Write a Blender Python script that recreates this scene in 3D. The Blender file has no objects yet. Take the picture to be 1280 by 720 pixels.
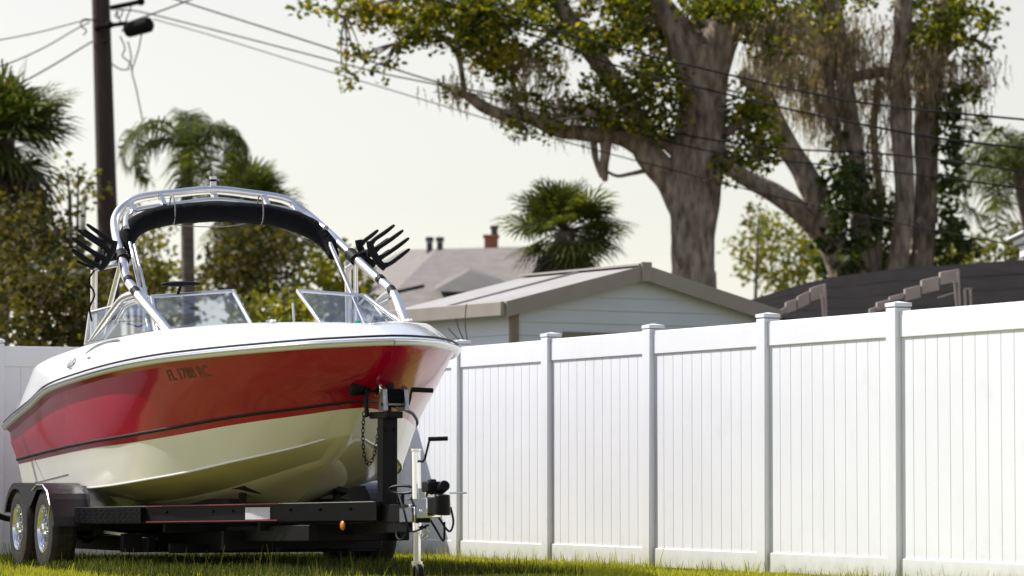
import bpy, bmesh, math, random
import numpy as np
from mathutils import Vector, Matrix, noise
from mathutils.bvhtree import BVHTree
PI = math.pi; R = math.radians
random.seed(7); RNG = np.random.default_rng(11)
scene = bpy.context.scene
COL = scene.collection

# ---------------------------------------------------------------- camera
F = 4440.0; CAMH = 0.72; PITCH = math.atan(235 / F)
cam = bpy.data.objects.new('camera', bpy.data.cameras.new('camera')); COL.objects.link(cam)
cam.location = (0, 0, CAMH); cam.rotation_euler = (PI / 2 + PITCH, 0, 0)
cam.data.sensor_width = 36; cam.data.lens = F / 1280 * 36
cam.data.clip_start = .5; cam.data.clip_end = 3000
cam.data.dof.use_dof = True; cam.data.dof.focus_distance = 25.9; cam.data.dof.aperture_fstop = 2.6
cam.data.dof.aperture_blades = 9
scene.camera = cam
FW = Vector((0, math.cos(PITCH), math.sin(PITCH))); UP = Vector((0, -math.sin(PITCH), math.cos(PITCH)))
def at(x, y, Y):
    "world point seen at photo position x, y (1280 x 720) at distance Y"
    r = Vector((1, 0, 0)) * ((x - 640) / F) + UP * ((360 - y) / F) + FW
    return Vector((0, 0, CAMH)) + r * (Y / r.y)

# ---------------------------------------------------------------- light
SUN_EL = 47; GAM = 24
S = Vector((-math.cos(R(GAM)) * math.cos(R(SUN_EL)), math.sin(R(GAM)) * math.cos(R(SUN_EL)), math.sin(R(SUN_EL))))
sun = bpy.data.objects.new('sun', bpy.data.lights.new('sun', 'SUN')); COL.objects.link(sun)
sun.data.energy = 4.1; sun.data.angle = R(.53); sun.data.color = (1, .965, .91)
sun.rotation_euler = S.to_track_quat('Z', 'Y').to_euler(); sun.location = (-10, 10, 30)
w = bpy.data.worlds.new('World'); scene.world = w; w.use_nodes = True
nt = w.node_tree; bg = nt.nodes['Background']
sky = nt.nodes.new('ShaderNodeTexSky'); sky.sky_type = 'NISHITA'; sky.sun_disc = False
sky.sun_elevation = R(SUN_EL); sky.sun_rotation = R(270 + GAM)
sky.air_density = 1.0; sky.dust_density = 0.5; sky.ozone_density = 1.0; sky.altitude = 0
hz = nt.nodes.new('ShaderNodeHueSaturation'); hz.inputs['Saturation'].default_value = .38; hz.inputs['Value'].default_value = 1.0
nt.links.new(sky.outputs[0], hz.inputs['Color']); tint = nt.nodes.new('ShaderNodeMix'); tint.data_type = 'RGBA'; tint.blend_type = 'MULTIPLY'; tint.inputs[0].default_value = 1
wtc = nt.nodes.new('ShaderNodeTexCoord'); sep = nt.nodes.new('ShaderNodeSeparateXYZ'); wr = nt.nodes.new('ShaderNodeValToRGB')
nt.links.new(wtc.outputs['Generated'], sep.inputs[0]); nt.links.new(sep.outputs[2], wr.inputs[0])
e_ = wr.color_ramp.elements; e_[0].position = 0.0; e_[0].color = (1.03, .98, .90, 1); e_[1].position = .42; e_[1].color = (.98, 1.08, 1.34, 1)
x_ = e_.new(.16); x_.color = (1.10, 1.0, .905, 1)
nt.links.new(wr.outputs[0], tint.inputs[7])
nt.links.new(hz.outputs[0], tint.inputs[6]); nt.links.new(tint.outputs[2], bg.inputs[0]); bg.inputs[1].default_value = .104
vs = scene.view_settings; vs.view_transform = 'Standard'; vs.look = 'None'; vs.gamma = 1; vs.exposure = .5
vs.use_curve_mapping = False
scene.cycles.max_bounces = 8; scene.cycles.transparent_max_bounces = 12
scene.cycles.caustics_reflective = False; scene.cycles.caustics_refractive = False
scene.cycles.use_denoising = True

# ---------------------------------------------------------------- materials
def mat(name, col, rough=.5, metal=0, coat=0, noise_scale=0, var=.0, bump=0, bscale=40, spec=.5, col2=None, detail=4, stretch=None, rvar=0, bdist=.02):
    m = bpy.data.materials.new(name); m.use_nodes = True
    t = m.node_tree; b = t.nodes['Principled BSDF']
    b.inputs['Base Color'].default_value = (*col, 1); b.inputs['Roughness'].default_value = rough
    b.inputs['Metallic'].default_value = metal; b.inputs['Coat Weight'].default_value = coat
    b.inputs['Coat Roughness'].default_value = .04; b.inputs['Specular IOR Level'].default_value = spec
    tc = t.nodes.new('ShaderNodeTexCoord'); src = tc.outputs['Object']
    if stretch:
        mp = t.nodes.new('ShaderNodeMapping'); mp.inputs['Scale'].default_value = stretch
        t.links.new(src, mp.inputs[0]); src = mp.outputs[0]
    if noise_scale:
        n = t.nodes.new('ShaderNodeTexNoise'); n.inputs['Scale'].default_value = noise_scale; n.inputs['Detail'].default_value = detail
        t.links.new(src, n.inputs[0])
        cr = t.nodes.new('ShaderNodeValToRGB'); cr.color_ramp.elements[0].position = .3; cr.color_ramp.elements[1].position = .7
        c2 = col2 if col2 else tuple(c * (1 - var) for c in col)
        cr.color_ramp.elements[0].color = (*c2, 1); cr.color_ramp.elements[1].color = (*col, 1)
        t.links.new(n.outputs[0], cr.inputs[0]); t.links.new(cr.outputs[0], b.inputs['Base Color'])
        if rvar:
            mr = t.nodes.new('ShaderNodeMapRange'); mr.inputs[3].default_value = rough - rvar; mr.inputs[4].default_value = rough + rvar
            t.links.new(n.outputs[0], mr.inputs[0]); t.links.new(mr.outputs[0], b.inputs['Roughness'])
    if bump:
        n2 = t.nodes.new('ShaderNodeTexNoise'); n2.inputs['Scale'].default_value = bscale; n2.inputs['Detail'].default_value = 5
        t.links.new(src, n2.inputs[0])
        bp = t.nodes.new('ShaderNodeBump'); bp.inputs['Strength'].default_value = bump; bp.inputs['Distance'].default_value = bdist
        t.links.new(n2.outputs[0], bp.inputs['Height']); t.links.new(bp.outputs[0], b.inputs['Normal'])
        if coat: t.links.new(bp.outputs[0], b.inputs['Coat Normal'])
    return m
def leafmat(name, cols, trans=.4):
    m = bpy.data.materials.new(name); m.use_nodes = True; t = m.node_tree
    t.nodes.remove(t.nodes['Principled BSDF']); out = t.nodes['Material Output']
    g = t.nodes.new('ShaderNodeNewGeometry'); cr = t.nodes.new('ShaderNodeValToRGB')
    el = cr.color_ramp.elements
    while len(el) < len(cols): el.new(.5)
    for i, c in enumerate(cols): el[i].position = i / (len(cols) - 1); el[i].color = (*c, 1)
    t.links.new(g.outputs['Random Per Island'], cr.inputs[0])
    d = t.nodes.new('ShaderNodeBsdfPrincipled'); d.inputs['Roughness'].default_value = .6
    d.inputs['Specular IOR Level'].default_value = .18
    tr = t.nodes.new('ShaderNodeBsdfTranslucent'); mx = t.nodes.new('ShaderNodeMixShader'); mx.inputs[0].default_value = trans
    hs = t.nodes.new('ShaderNodeMix'); hs.data_type = 'RGBA'; hs.blend_type = 'MULTIPLY'; hs.inputs[0].default_value = 1
    hs.inputs[7].default_value = (1.5, 1.35, .5, 1)
    t.links.new(cr.outputs[0], d.inputs['Base Color']); t.links.new(cr.outputs[0], hs.inputs[6]); t.links.new(hs.outputs[2], tr.inputs[0])
    t.links.new(d.outputs[0], mx.inputs[1]); t.links.new(tr.outputs[0], mx.inputs[2]); t.links.new(mx.outputs[0], out.inputs[0])
    return m
def glassmat(name, tint=(.62, .68, .76), refl=.10):
    m = bpy.data.materials.new(name); m.use_nodes = True; t = m.node_tree
    t.nodes.remove(t.nodes['Principled BSDF']); out = t.nodes['Material Output']
    a = t.nodes.new('ShaderNodeBsdfTransparent'); a.inputs[0].default_value = (*tint, 1)
    g = t.nodes.new('ShaderNodeBsdfGlossy'); g.inputs['Roughness'].default_value = .03
    df = t.nodes.new('ShaderNodeBsdfDiffuse'); df.inputs[0].default_value = (.4, .46, .55, 1)
    lw = t.nodes.new('ShaderNodeLayerWeight'); lw.inputs[0].default_value = .5; fr = t.nodes.new('ShaderNodeMath'); fr.operation = 'POWER'; fr.inputs[1].default_value = 4; t.links.new(lw.outputs['Facing'], fr.inputs[0])
    m1 = t.nodes.new('ShaderNodeMixShader'); m2 = t.nodes.new('ShaderNodeMixShader'); m1.inputs[0].default_value = refl
    t.links.new(a.outputs[0], m1.inputs[1]); t.links.new(df.outputs[0], m1.inputs[2])
    t.links.new(fr.outputs[0], m2.inputs[0]); t.links.new(m1.outputs[0], m2.inputs[1]); t.links.new(g.outputs[0], m2.inputs[2])
    t.links.new(m2.outputs[0], out.inputs[0]); return m
M = {}
M['vinyl'] = mat('white_vinyl', (.80, .805, .82), .42, noise_scale=1.3, var=.05, bump=.03, bscale=9)
def splash(m):
    t = m.node_tree; b = t.nodes['Principled BSDF']; src = b.inputs['Base Color'].links[0].from_socket
    g = t.nodes.new('ShaderNodeNewGeometry'); sp = t.nodes.new('ShaderNodeSeparateXYZ'); t.links.new(g.outputs['Position'], sp.inputs[0])
    mr = t.nodes.new('ShaderNodeMapRange'); mr.inputs[1].default_value = .02; mr.inputs[2].default_value = .30; mr.inputs[3].default_value = 1; mr.inputs[4].default_value = 0
    mr.inputs[3].default_value = 1.25
    t.links.new(sp.outputs[2], mr.inputs[0]); n = t.nodes.new('ShaderNodeTexNoise'); n.inputs['Scale'].default_value = 9; n.inputs['Detail'].default_value = 8; t.links.new(g.outputs['Position'], n.inputs[0])
    pw = t.nodes.new('ShaderNodeMath'); pw.operation = 'POWER'; pw.inputs[1].default_value = 2.2; t.links.new(mr.outputs[0], pw.inputs[0])
    mu = t.nodes.new('ShaderNodeMath'); mu.operation = 'MULTIPLY'; t.links.new(pw.outputs[0], mu.inputs[0]); t.links.new(n.outputs[0], mu.inputs[1])
    n3 = t.nodes.new('ShaderNodeTexNoise'); n3.inputs['Scale'].default_value = 2.5; n3.inputs['Detail'].default_value = 9; n3.inputs['Roughness'].default_value = .75; t.links.new(g.outputs['Position'], n3.inputs[0])
    m3 = t.nodes.new('ShaderNodeMapRange'); m3.inputs[1].default_value = .56; m3.inputs[2].default_value = .8; m3.inputs[3].default_value = 0; m3.inputs[4].default_value = .22; t.links.new(n3.outputs[0], m3.inputs[0])
    ad = t.nodes.new('ShaderNodeMath'); ad.operation = 'ADD'; ad.use_clamp = True; t.links.new(mu.outputs[0], ad.inputs[0]); t.links.new(m3.outputs[0], ad.inputs[1])
    mx = t.nodes.new('ShaderNodeMix'); mx.data_type = 'RGBA'; t.links.new(ad.outputs[0], mx.inputs[0]); t.links.new(src, mx.inputs[6]); mx.inputs[7].default_value = (.42, .42, .33, 1)
    t.links.new(mx.outputs[2], b.inputs['Base Color'])
splash(M['vinyl'])
M['white'] = mat('white_gelcoat', (.80, .80, .78), .18, coat=.6, noise_scale=2, var=.03)
M['lower'] = mat('grass_lit_white_gelcoat', (.85, .82, .72), .18, coat=.4, noise_scale=2.5, var=.05)  # white lower side; warm light off the lawn put into the colour
M['bottom'] = mat('grass_lit_bottom_gelcoat', (.86, .80, .56), .2, coat=.4, noise_scale=3, col2=(.80, .73, .49), rvar=.05)  # white bottom too; stronger yellow lawn bounce put into the colour
M['red'] = mat('red_gelcoat', (.40, .003, .032), .12, coat=.25, spec=.35, noise_scale=2, var=.12, bump=.045, bscale=11, stretch=(1, 1, .3))
M['stripe'] = mat('black_stripe', (.012, .010, .010), .5, spec=.2)
M['alu'] = mat('polished_aluminium', (.86, .83, .79), .28, 1, noise_scale=6, var=.08)
M['chrome'] = mat('chrome', (.85, .85, .85), .08, 1)
M['rubber'] = mat('black_rubber', (.008, .008, .009), .6, spec=.18, noise_scale=12, var=.3, bump=.1, bscale=60)
M['tyre'] = mat('tyre_rubber', (.045, .039, .033), .8, spec=.2, noise_scale=14, col2=(.028, .025, .022), bump=.15, bscale=50)
M['canvas'] = mat('black_canvas', (.006, .006, .007), .9, spec=.15, noise_scale=9, var=.4, bump=.5, bscale=22)
M['frame'] = mat('black_painted_steel', (.009, .008, .010), .4, spec=.14, noise_scale=7, var=.3, bump=.04, bscale=30)
M['pinline'] = mat('red_pinstripe', (.30, .03, .04), .4)
M['plastic'] = mat('dark_fender_plastic', (.026, .022, .025), .35, spec=.35, noise_scale=5, var=.25, bump=.06, bscale=25)
M['amber'] = mat('amber_lens', (.75, .20, .01), .25, coat=.5)
M['sticker'] = mat('pale_sticker', (.74, .74, .74), .5, noise_scale=90, col2=(.45, .45, .47), stretch=(1, 1, 3))
M['glass'] = glassmat('tinted_windscreen')
M['ink'] = mat('dark_lettering', (.045, .030, .014), .4)
M['strap'] = mat('webbing', (.28, .26, .24), .8)
M['carpet'] = mat('bunk_carpet', (.02, .02, .022), .95, bump=.4, bscale=120)
M['soil'] = mat('lawn_soil', (.25, .235, .055), .95, noise_scale=1.1, col2=(.18, .175, .045), bump=.5, bscale=30)
M['unseen_ground'] = mat('unseen_brown_ground', (.15, .12, .08), .95, noise_scale=.6, col2=(.10, .085, .05), bump=.5, bscale=20)  # ground out of view, made brown to cut green and orange bounce light
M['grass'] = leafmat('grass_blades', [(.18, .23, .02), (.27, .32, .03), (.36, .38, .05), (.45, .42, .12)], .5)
M['shade_patch'] = leafmat('shade_and_patch_grass', [(.022, .038, .008), (.04, .065, .012), (.08, .10, .02), (.20, .20, .05)], .35)  # long grass and random patches; the boat's shade is put into this dark colour
M['weed'] = leafmat('tall_weed', [(.10, .14, .02), (.25, .24, .08)], .4)
M['bark'] = mat('oak_bark', (.38, .31, .24), .9, spec=.15, noise_scale=5, col2=(.085, .064, .047), bump=1, bscale=4.5, stretch=(2.2, 2.2, .75), detail=9, bdist=.09)
M['bark2'] = mat('dark_bark', (.15, .115, .09), .9, noise_scale=3, col2=(.06, .045, .035), bump=1.0, bscale=7, stretch=(2.5, 2.5, .5), detail=9)
M['palmbark'] = mat('palm_bark', (.20, .165, .13), .9, noise_scale=2, col2=(.09, .075, .06), bump=.8, bscale=5, stretch=(1, 1, 5))
M['oakleaf'] = leafmat('oak_leaves', [(.025, .042, .008), (.07, .10, .012), (.17, .19, .02), (.34, .30, .035)], .6)
M['sunleaf'] = leafmat('sunlit_oak_leaves', [(.12, .13, .012), (.22, .20, .018), (.32, .24, .025)], .55)  # brighter, yellower copy of the oak leaves; sunlight put into the colour
M['ivyleaf'] = leafmat('ivy_leaves', [(.018, .034, .009), (.04, .065, .014), (.09, .12, .022)], .35)
M['moss'] = leafmat('spanish_moss', [(.20, .165, .13), (.28, .235, .185), (.36, .31, .25)], .45)
M['palmleaf'] = leafmat('palm_fronds', [(.05, .08, .015), (.09, .12, .025), (.17, .18, .05)], .4)
M['deadleaf'] = leafmat('dead_palm_fronds', [(.05, .045, .025), (.13, .105, .06), (.03, .03, .02)], .25)
M['shrub'] = leafmat('shrub_leaves', [(.06, .075, .015), (.12, .125, .022), (.20, .18, .04)], .45)
M['shrubdark'] = leafmat('dark_shrub_leaves', [(.03, .038, .012), (.065, .065, .018), (.16, .13, .045)], .42)
M['shruby'] = leafmat('yellow_green_leaves', [(.10, .12, .015), (.19, .20, .025), (.28, .26, .035)], .5)
M['polewood'] = mat('creosote_pole', (.070, .042, .034), .85, noise_scale=4, col2=(.035, .022, .018), bump=.5, bscale=14, stretch=(4, 4, .3))
M['wire'] = mat('wire_black', (.012, .012, .012), .8, spec=.1)
M['siding'] = mat('pale_siding', (.52, .55, .59), .6, noise_scale=1.5, var=.07, bump=.05)
M['trim'] = mat('tan_trim', (.29, .255, .215), .6, noise_scale=3, var=.15)
M['browntrim'] = mat('brown_trim', (.20, .16, .11), .65, noise_scale=3, var=.2)
M['metalroof'] = mat('tan_roofing', (.40, .37, .34), .75, noise_scale=2.5, var=.14, bump=.15, bscale=10)
M['shingle'] = mat('grey_shingles', (.27, .235, .205), .9, noise_scale=5, col2=(.20, .175, .155), bump=.6, bscale=20)
M['darkroof'] = mat('dark_roofing', (.018, .014, .013), .95, spec=.1, noise_scale=3, var=.35, bump=.3, bscale=12)
M['tanblock'] = mat('tan_tile', (.44, .36, .32), .8, noise_scale=4, var=.2)
M['brick'] = mat('orange_brick', (.42, .15, .08), .85, noise_scale=14, col2=(.28, .10, .06))
M['darkglass'] = mat('dark_window', (.02, .022, .022), .08)

# ---------------------------------------------------------------- mesh helpers
class MB:
    def __init__(s): s.v = []; s.f = []; s.m = []
    def add(s, vs, fs, mi=0):
        o = len(s.v); s.v += [tuple(v) for v in vs]; s.f += [tuple(i + o for i in f) for f in fs]; s.m += [mi] * len(fs); return s
    def box(s, c, d, rot=None, mi=0):
        c = Vector(c); x, y, z = d[0] / 2, d[1] / 2, d[2] / 2
        vs = [Vector((a, b, e)) for a in (-x, x) for b in (-y, y) for e in (-z, z)]
        if rot is not None: vs = [rot @ v for v in vs]
        return s.add([v + c for v in vs], [(0, 1, 3, 2), (4, 6, 7, 5), (0, 4, 5, 1), (2, 3, 7, 6), (0, 2, 6, 4), (1, 5, 7, 3)], mi)
    def beam(s, a, b, w, h, up=(0, 0, 1), mi=0):
        a = Vector(a); b = Vector(b); x = (b - a); L = x.length; x.normalize(); y = Vector(up).cross(x).normalized(); z = x.cross(y)
        rot = Matrix((x, y, z)).transposed(); return s.box((a + b) / 2, (L, w, h), rot, mi)
    def tube(s, pts, r, n=10, mi=0, cap=True, wob=0):
        pts = [Vector(p) for p in pts]; N = len(pts)
        rs = r if isinstance(r, (list, tuple)) else [r] * N
        t = [(pts[min(i + 1, N - 1)] - pts[max(i - 1, 0)]).normalized() for i in range(N)]
        u = t[0].orthogonal().normalized(); vs = []
        for i in range(N):
            u = (u - t[i] * u.dot(t[i])).normalized(); wv = t[i].cross(u)
            for k in range(n):
                a = 2 * PI * k / n; rr = rs[i]
                if wob:
                    q = pts[i] + (u * math.cos(a) + wv * math.sin(a)) * rr
                    rr *= 1 + wob * noise.noise(q * (1.1 / max(rs[0], .05)) * .6) + wob * .5 * noise.noise(q * 5)
                    if n >= 20:
                        g_ = Vector((math.cos(a) * 4.2, math.sin(a) * 4.2, q.z * 1.1)); rr *= 1.02 - .09 * (1 - abs(noise.noise(g_)) * 2.2) ** 2 * (.6 + .4 * noise.noise(q * 2))
                vs.append(pts[i] + (u * math.cos(a) + wv * math.sin(a)) * rr)
        fs = [(i * n + k, i * n + (k + 1) % n, (i + 1) * n + (k + 1) % n, (i + 1) * n + k) for i in range(N - 1) for k in range(n)]
        if cap: fs += [tuple(range(n - 1, -1, -1)), tuple(range((N - 1) * n, N * n))]
        return s.add(vs, fs, mi)
    def cyl(s, a, b, r, n=20, mi=0, r2=None): return s.tube([a, b], [r, r if r2 is None else r2], n, mi)
    def lathe(s, prof, c, axis, n=32, mi=0):
        c = Vector(c); ax = Vector(axis).normalized(); u = ax.orthogonal().normalized(); w_ = ax.cross(u); vs = []
        for (rr, hh) in prof:
            for k in range(n):
                a = 2 * PI * k / n; vs.append(c + ax * hh + (u * math.cos(a) + w_ * math.sin(a)) * rr)
        N = len(prof)
        return s.add(vs, [(i * n + k, i * n + (k + 1) % n, (i + 1) * n + (k + 1) % n, (i + 1) * n + k) for i in range(N - 1) for k in range(n)], mi)
    def sphere(s, c, r, n=10, mi=0, sc=(1, 1, 1)):
        c = Vector(c); vs = []; m_ = n // 2
        for i in range(m_ + 1):
            th = PI * i / m_
            for k in range(n):
                a = 2 * PI * k / n
                vs.append(c + Vector((r * sc[0] * math.sin(th) * math.cos(a), r * sc[1] * math.sin(th) * math.sin(a), r * sc[2] * math.cos(th))))
        return s.add(vs, [(i * n + k, i * n + (k + 1) % n, (i + 1) * n + (k + 1) % n, (i + 1) * n + k) for i in range(m_) for k in range(n)], mi)
    def build(s, name, mats, parent=None, bevel=0, smooth=30, weld=False, origin=None):
        if not isinstance(mats, (list, tuple)): mats = [mats]
        me = bpy.data.meshes.new(name)
        vs = s.v if origin is None else [tuple(Vector(v) - Vector(origin)) for v in s.v]
        me.from_pydata(vs, [], s.f)
        for m_ in mats: me.materials.append(m_)
        me.polygons.foreach_set('material_index', s.m)
        bm = bmesh.new(); bm.from_mesh(me)
        if weld: bmesh.ops.remove_doubles(bm, verts=bm.verts, dist=weld)
        bmesh.ops.recalc_face_normals(bm, faces=bm.faces); bm.to_mesh(me); bm.free()
        if smooth:
            me.polygons.foreach_set('use_smooth', [True] * len(me.polygons)); me.set_sharp_from_angle(angle=R(smooth))
        o = bpy.data.objects.new(name, me); COL.objects.link(o)
        if parent is not None: o.parent = parent
        if origin is not None: o.location = origin
        if bevel:
            b = o.modifiers.new('bevel', 'BEVEL'); b.width = bevel; b.segments = 2; b.limit_method = 'ANGLE'; b.angle_limit = R(40)
            b.harden_normals = False
        return o
def tag(o, label=None, cat=None, group=None, kind=None):
    if label: o['label'] = label
    if cat: o['category'] = cat
    if group: o['group'] = group
    if kind: o['kind'] = kind
    return o
def empty(name, loc, label, cat, group=None, rz=0, mtx=None):
    o = bpy.data.objects.new(name, None); COL.objects.link(o); o.location = loc; o.rotation_euler = (0, 0, rz)
    if mtx is not None: o.rotation_euler = mtx.to_euler()
    o.empty_display_size = .2
    return tag(o, label, cat, group)
def smooth_path(pts, n=6):
    P = [Vector(p) for p in pts]; out = []
    for i in range(len(P) - 1):
        p0, p1, p2, p3 = P[max(i - 1, 0)], P[i], P[i + 1], P[min(i + 2, len(P) - 1)]
        for k in range(n):
            t = k / n
            out.append(.5 * ((2 * p1) + (p2 - p0) * t + (2 * p0 - 5 * p1 + 4 * p2 - p3) * t * t + (3 * p1 - p0 - 3 * p2 + p3) * t ** 3))
    out.append(P[-1]); return out
def npmesh(name, V, faces_n, mats, parent=None, midx=None):
    "V: (N, faces_n, 3) array of separate polygons"
    me = bpy.data.meshes.new(name); N = V.shape[0]
    me.vertices.add(N * faces_n); me.vertices.foreach_set('co', V.reshape(-1).astype(np.float32))
    me.loops.add(N * faces_n); me.loops.foreach_set('vertex_index', np.arange(N * faces_n, dtype=np.int32))
    me.polygons.add(N); me.polygons.foreach_set('loop_start', np.arange(0, N * faces_n, faces_n, dtype=np.int32))
    for m_ in (mats if isinstance(mats, (list, tuple)) else [mats]): me.materials.append(m_)
    if midx is not None: me.polygons.foreach_set('material_index', midx.astype(np.int32))
    me.update(); me.validate()
    o = bpy.data.objects.new(name, me); COL.objects.link(o)
    if parent is not None: o.parent = parent
    return o

# ================================================================ GROUND
def ground():
    m = MB(); xs = [-400, -60, -20, -8, -4, 0, 4, 8, 20, 60, 400]; ys = [-60, -10, 10, 20.6, 24, 26, 30, 34, 45, 80, 200, 900]
    for i in range(len(xs) - 1):
        for j in range(len(ys) - 1):
            m.add([(xs[i], ys[j], 0), (xs[i + 1], ys[j], 0), (xs[i + 1], ys[j + 1], 0), (xs[i], ys[j + 1], 0)], [(0, 1, 2, 3)], 0 if 20 < ys[j] < 33 and -21 < xs[i] < 19 else 1)
    tag(m.build('ground', [M['soil'], M['unseen_ground']], weld=.001, smooth=0), kind='structure')
ground()
def fence_x(y): return 1.025 - (y - 27.26) * .4594
h0 = Vector((math.sin(R(21)), -math.cos(R(21)), 0)); s0 = Vector((-math.cos(R(21)), -math.sin(R(21)), 0))
def grass():
    n = 150000
    Y = RNG.uniform(21.2, 33.5, n); X = RNG.uniform(-1, 1, n) * (Y * .152 + .5)
    keep = X < (1.025 - (Y - 27.26) * .4594) - .01
    keep &= Y < 32.2 + (X + 1.27) * .46
    X = X[keep]; Y = Y[keep]; n = len(X)
    dens = np.array([noise.noise(Vector((a * .9, b * .9, 0))) for a, b in zip(X, Y)])
    H = RNG.uniform(.025, .055, n) * (1.05 + .5 * dens)
    under = (RNG.random(n) < .03); H = np.where(under, H * RNG.uniform(1.3, 2.2, n), H)
    a = RNG.uniform(0, PI, n); wd = RNG.uniform(.003, .0055, n); la = RNG.uniform(0, 2 * PI, n); ln = H * RNG.uniform(.1, .7, n)
    V = np.zeros((n, 4, 3)); dx, dy = np.cos(a) * wd, np.sin(a) * wd
    V[:, 0] = np.stack([X - dx, Y - dy, np.full(n, -.005)], 1); V[:, 1] = np.stack([X + dx, Y + dy, np.full(n, -.005)], 1)
    V[:, 2] = np.stack([X + dx * .3 + np.cos(la) * ln, Y + dy * .3 + np.sin(la) * ln, H], 1)
    V[:, 3] = np.stack([X - dx * .3 + np.cos(la) * ln, Y - dy * .3 + np.sin(la) * ln, H], 1)
    fd = (1.025 - (Y - 27.26) * .4594 - X); nf = (fd < .07) & (RNG.random(n) < .6); V[nf, 2:, 2] *= RNG.uniform(1.2, 2.4, n)[nf][:, None]
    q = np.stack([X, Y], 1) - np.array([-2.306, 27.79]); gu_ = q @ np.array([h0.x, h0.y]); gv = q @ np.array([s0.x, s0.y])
    near = (np.abs(gv) < 1.55 + .25 * dens) & (gu_ > -2.2) & (gu_ < 3.8 + dens) & (RNG.random(n) < .85)  # longer blades around the trailer, coloured dark as painted shade
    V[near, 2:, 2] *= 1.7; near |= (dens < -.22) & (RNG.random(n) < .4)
    tag(npmesh('grass', V, 4, [M['grass'], M['shade_patch']], None, near.astype(int)), 'short sunlit green lawn grass under the boat and along the fence', 'grass', kind='stuff')
grass()
def weed_tuft(x, y, n, h, label):
    m = MB(); random.seed(int(x * 100) + 5)
    for i in range(n):
        a = random.uniform(0, 2 * PI); hh = h * random.uniform(.5, 1); r = random.uniform(0, .06); l = random.uniform(.1, .6) * hh
        p = [Vector((math.cos(a) * (r + l * t * t), math.sin(a) * (r + l * t * t), hh * (t - .15 * t * t * 1.0))) for t in (0, .35, .7, 1)]
        q = Vector((-math.sin(a), math.cos(a), 0)) * random.uniform(.003, .005)
        for j in range(3):
            w0 = 1 - j / 3; w1 = 1 - (j + 1) / 3.2
            m.add([p[j] - q * w0, p[j] + q * w0, p[j + 1] + q * w1, p[j + 1] - q * w1], [(0, 1, 2, 3)])
    o = m.build('weed_tuft', M['weed'], smooth=0, weld=.0001); o.location = (x, y, 0)
    return tag(o, label, 'weed', 'weeds growing up beside the trailer')

# ================================================================ FENCES
Dv = Vector((-.4175, .9087, 0)); Nv = Vector((-.9087, -.4175, 0))   # along the fence / out of its face
def fence(name, origin, xdir, ndir, ks, panels, label, last_scale=0):
    rz = math.atan2(xdir.y, xdir.x); root = empty(name, origin, label, 'fence', rz=rz)
    sgn = 1 if Vector((-xdir.y, xdir.x, 0)).dot(ndir) > 0 else -1
    SP = 1.83; first = None; fp = None
    for k in ks:
        if first is None:
            m = MB(); m.box((0, -sgn * .0635 - sgn*.0, .92), (.127, .127, 1.86)); p = m.build('post', M['vinyl'], root, bevel=.006)
            c = MB(); c.box((0, -sgn * .0635, 1.870), (.134, .134, .026))
            vs = [(a * .067, -sgn * .0635 + b * .067, 1.883) for a, b in ((-1, -1), (1, -1), (1, 1), (-1, 1))] + [(0, -sgn * .0635, 1.897)]
            c.add(vs, [(0, 1, 4), (1, 2, 4), (2, 3, 4), (3, 0, 4)]); cp = c.build('post_cap', M['vinyl'], p, bevel=.002, smooth=20)
            first = (p, cp)
        else:
            p = first[0].copy(); COL.objects.link(p); p.parent = root; cp = first[1].copy(); COL.objects.link(cp); cp.parent = p
        p.location = (k * SP, random.uniform(-.003, .003), random.uniform(-.006, .004)); p.rotation_euler = (random.uniform(-.003, .003), random.uniform(-.003, .003), 0)
    for k in panels:
        if fp is None:
            a, b = .0645, SP - .0645
            yf = -sgn * .054; nb = 11; wb = (b - a) / nb
            m = MB()   # boards with a V groove between them
            for i in range(nb):
                x0 = a + i * wb; x1 = x0 + wb; g = .0045; y0 = yf + sgn * .011; yb = yf - sgn * .011; yg = y0 - sgn * .006
                for (u0, v0, u1, v1) in ((x0, yg, x0 + g, y0), (x0 + g, y0, x1 - g, y0), (x1 - g, y0, x1, yg)):
                    m.add([(u0, v0, .12), (u1, v1, .12), (u1, v1, 1.70), (u0, v0, 1.70)], [(0, 1, 2, 3)])
                m.add([(x0, yb, .12), (x1, yb, .12), (x1, yb, 1.70), (x0, yb, 1.70)], [(0, 1, 2, 3)])
            pn = m.build('panel', M['vinyl'], root, smooth=0)
            t = MB(); t.box(((a + b) / 2, yf, 1.741), (b - a, .05, .178)); tr = t.build('top_rail', M['vinyl'], pn, bevel=.006)
            t = MB(); t.box(((a + b) / 2, yf, .096), (b - a, .05, .146)); br = t.build('bottom_rail', M['vinyl'], pn, bevel=.006)
            fp = (pn, tr, br)
        else:
            pn = fp[0].copy(); COL.objects.link(pn); pn.parent = root
            for q in fp[1:]:
                c = q.copy(); COL.objects.link(c); c.parent = pn
        pn.location = (k * SP, random.uniform(-.003, .003), random.uniform(-.004, .004))
        if last_scale and k == panels[-1]: pn.scale = (last_scale, 1, 1)
    return root
F0 = Vector((1.025, 27.26, 0))
fence('vinyl_fence', F0, Dv, Nv, list(range(-5, 3)) + [2.73], range(-5, 3), 'long sunlit white vinyl privacy fence running along the right side of the lawn', .73)
corner = F0 + Dv * (1.83 * 2.73)
Bd = Vector((-.9087, -.4175, 0)); Bn = Vector((.4175, -.9087, 0))
fence('vinyl_fence', corner + Bn * .0, Bd, Bn, range(1, 7), range(0, 6), 'shaded white vinyl fence behind the stern of the boat at the left')

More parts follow.
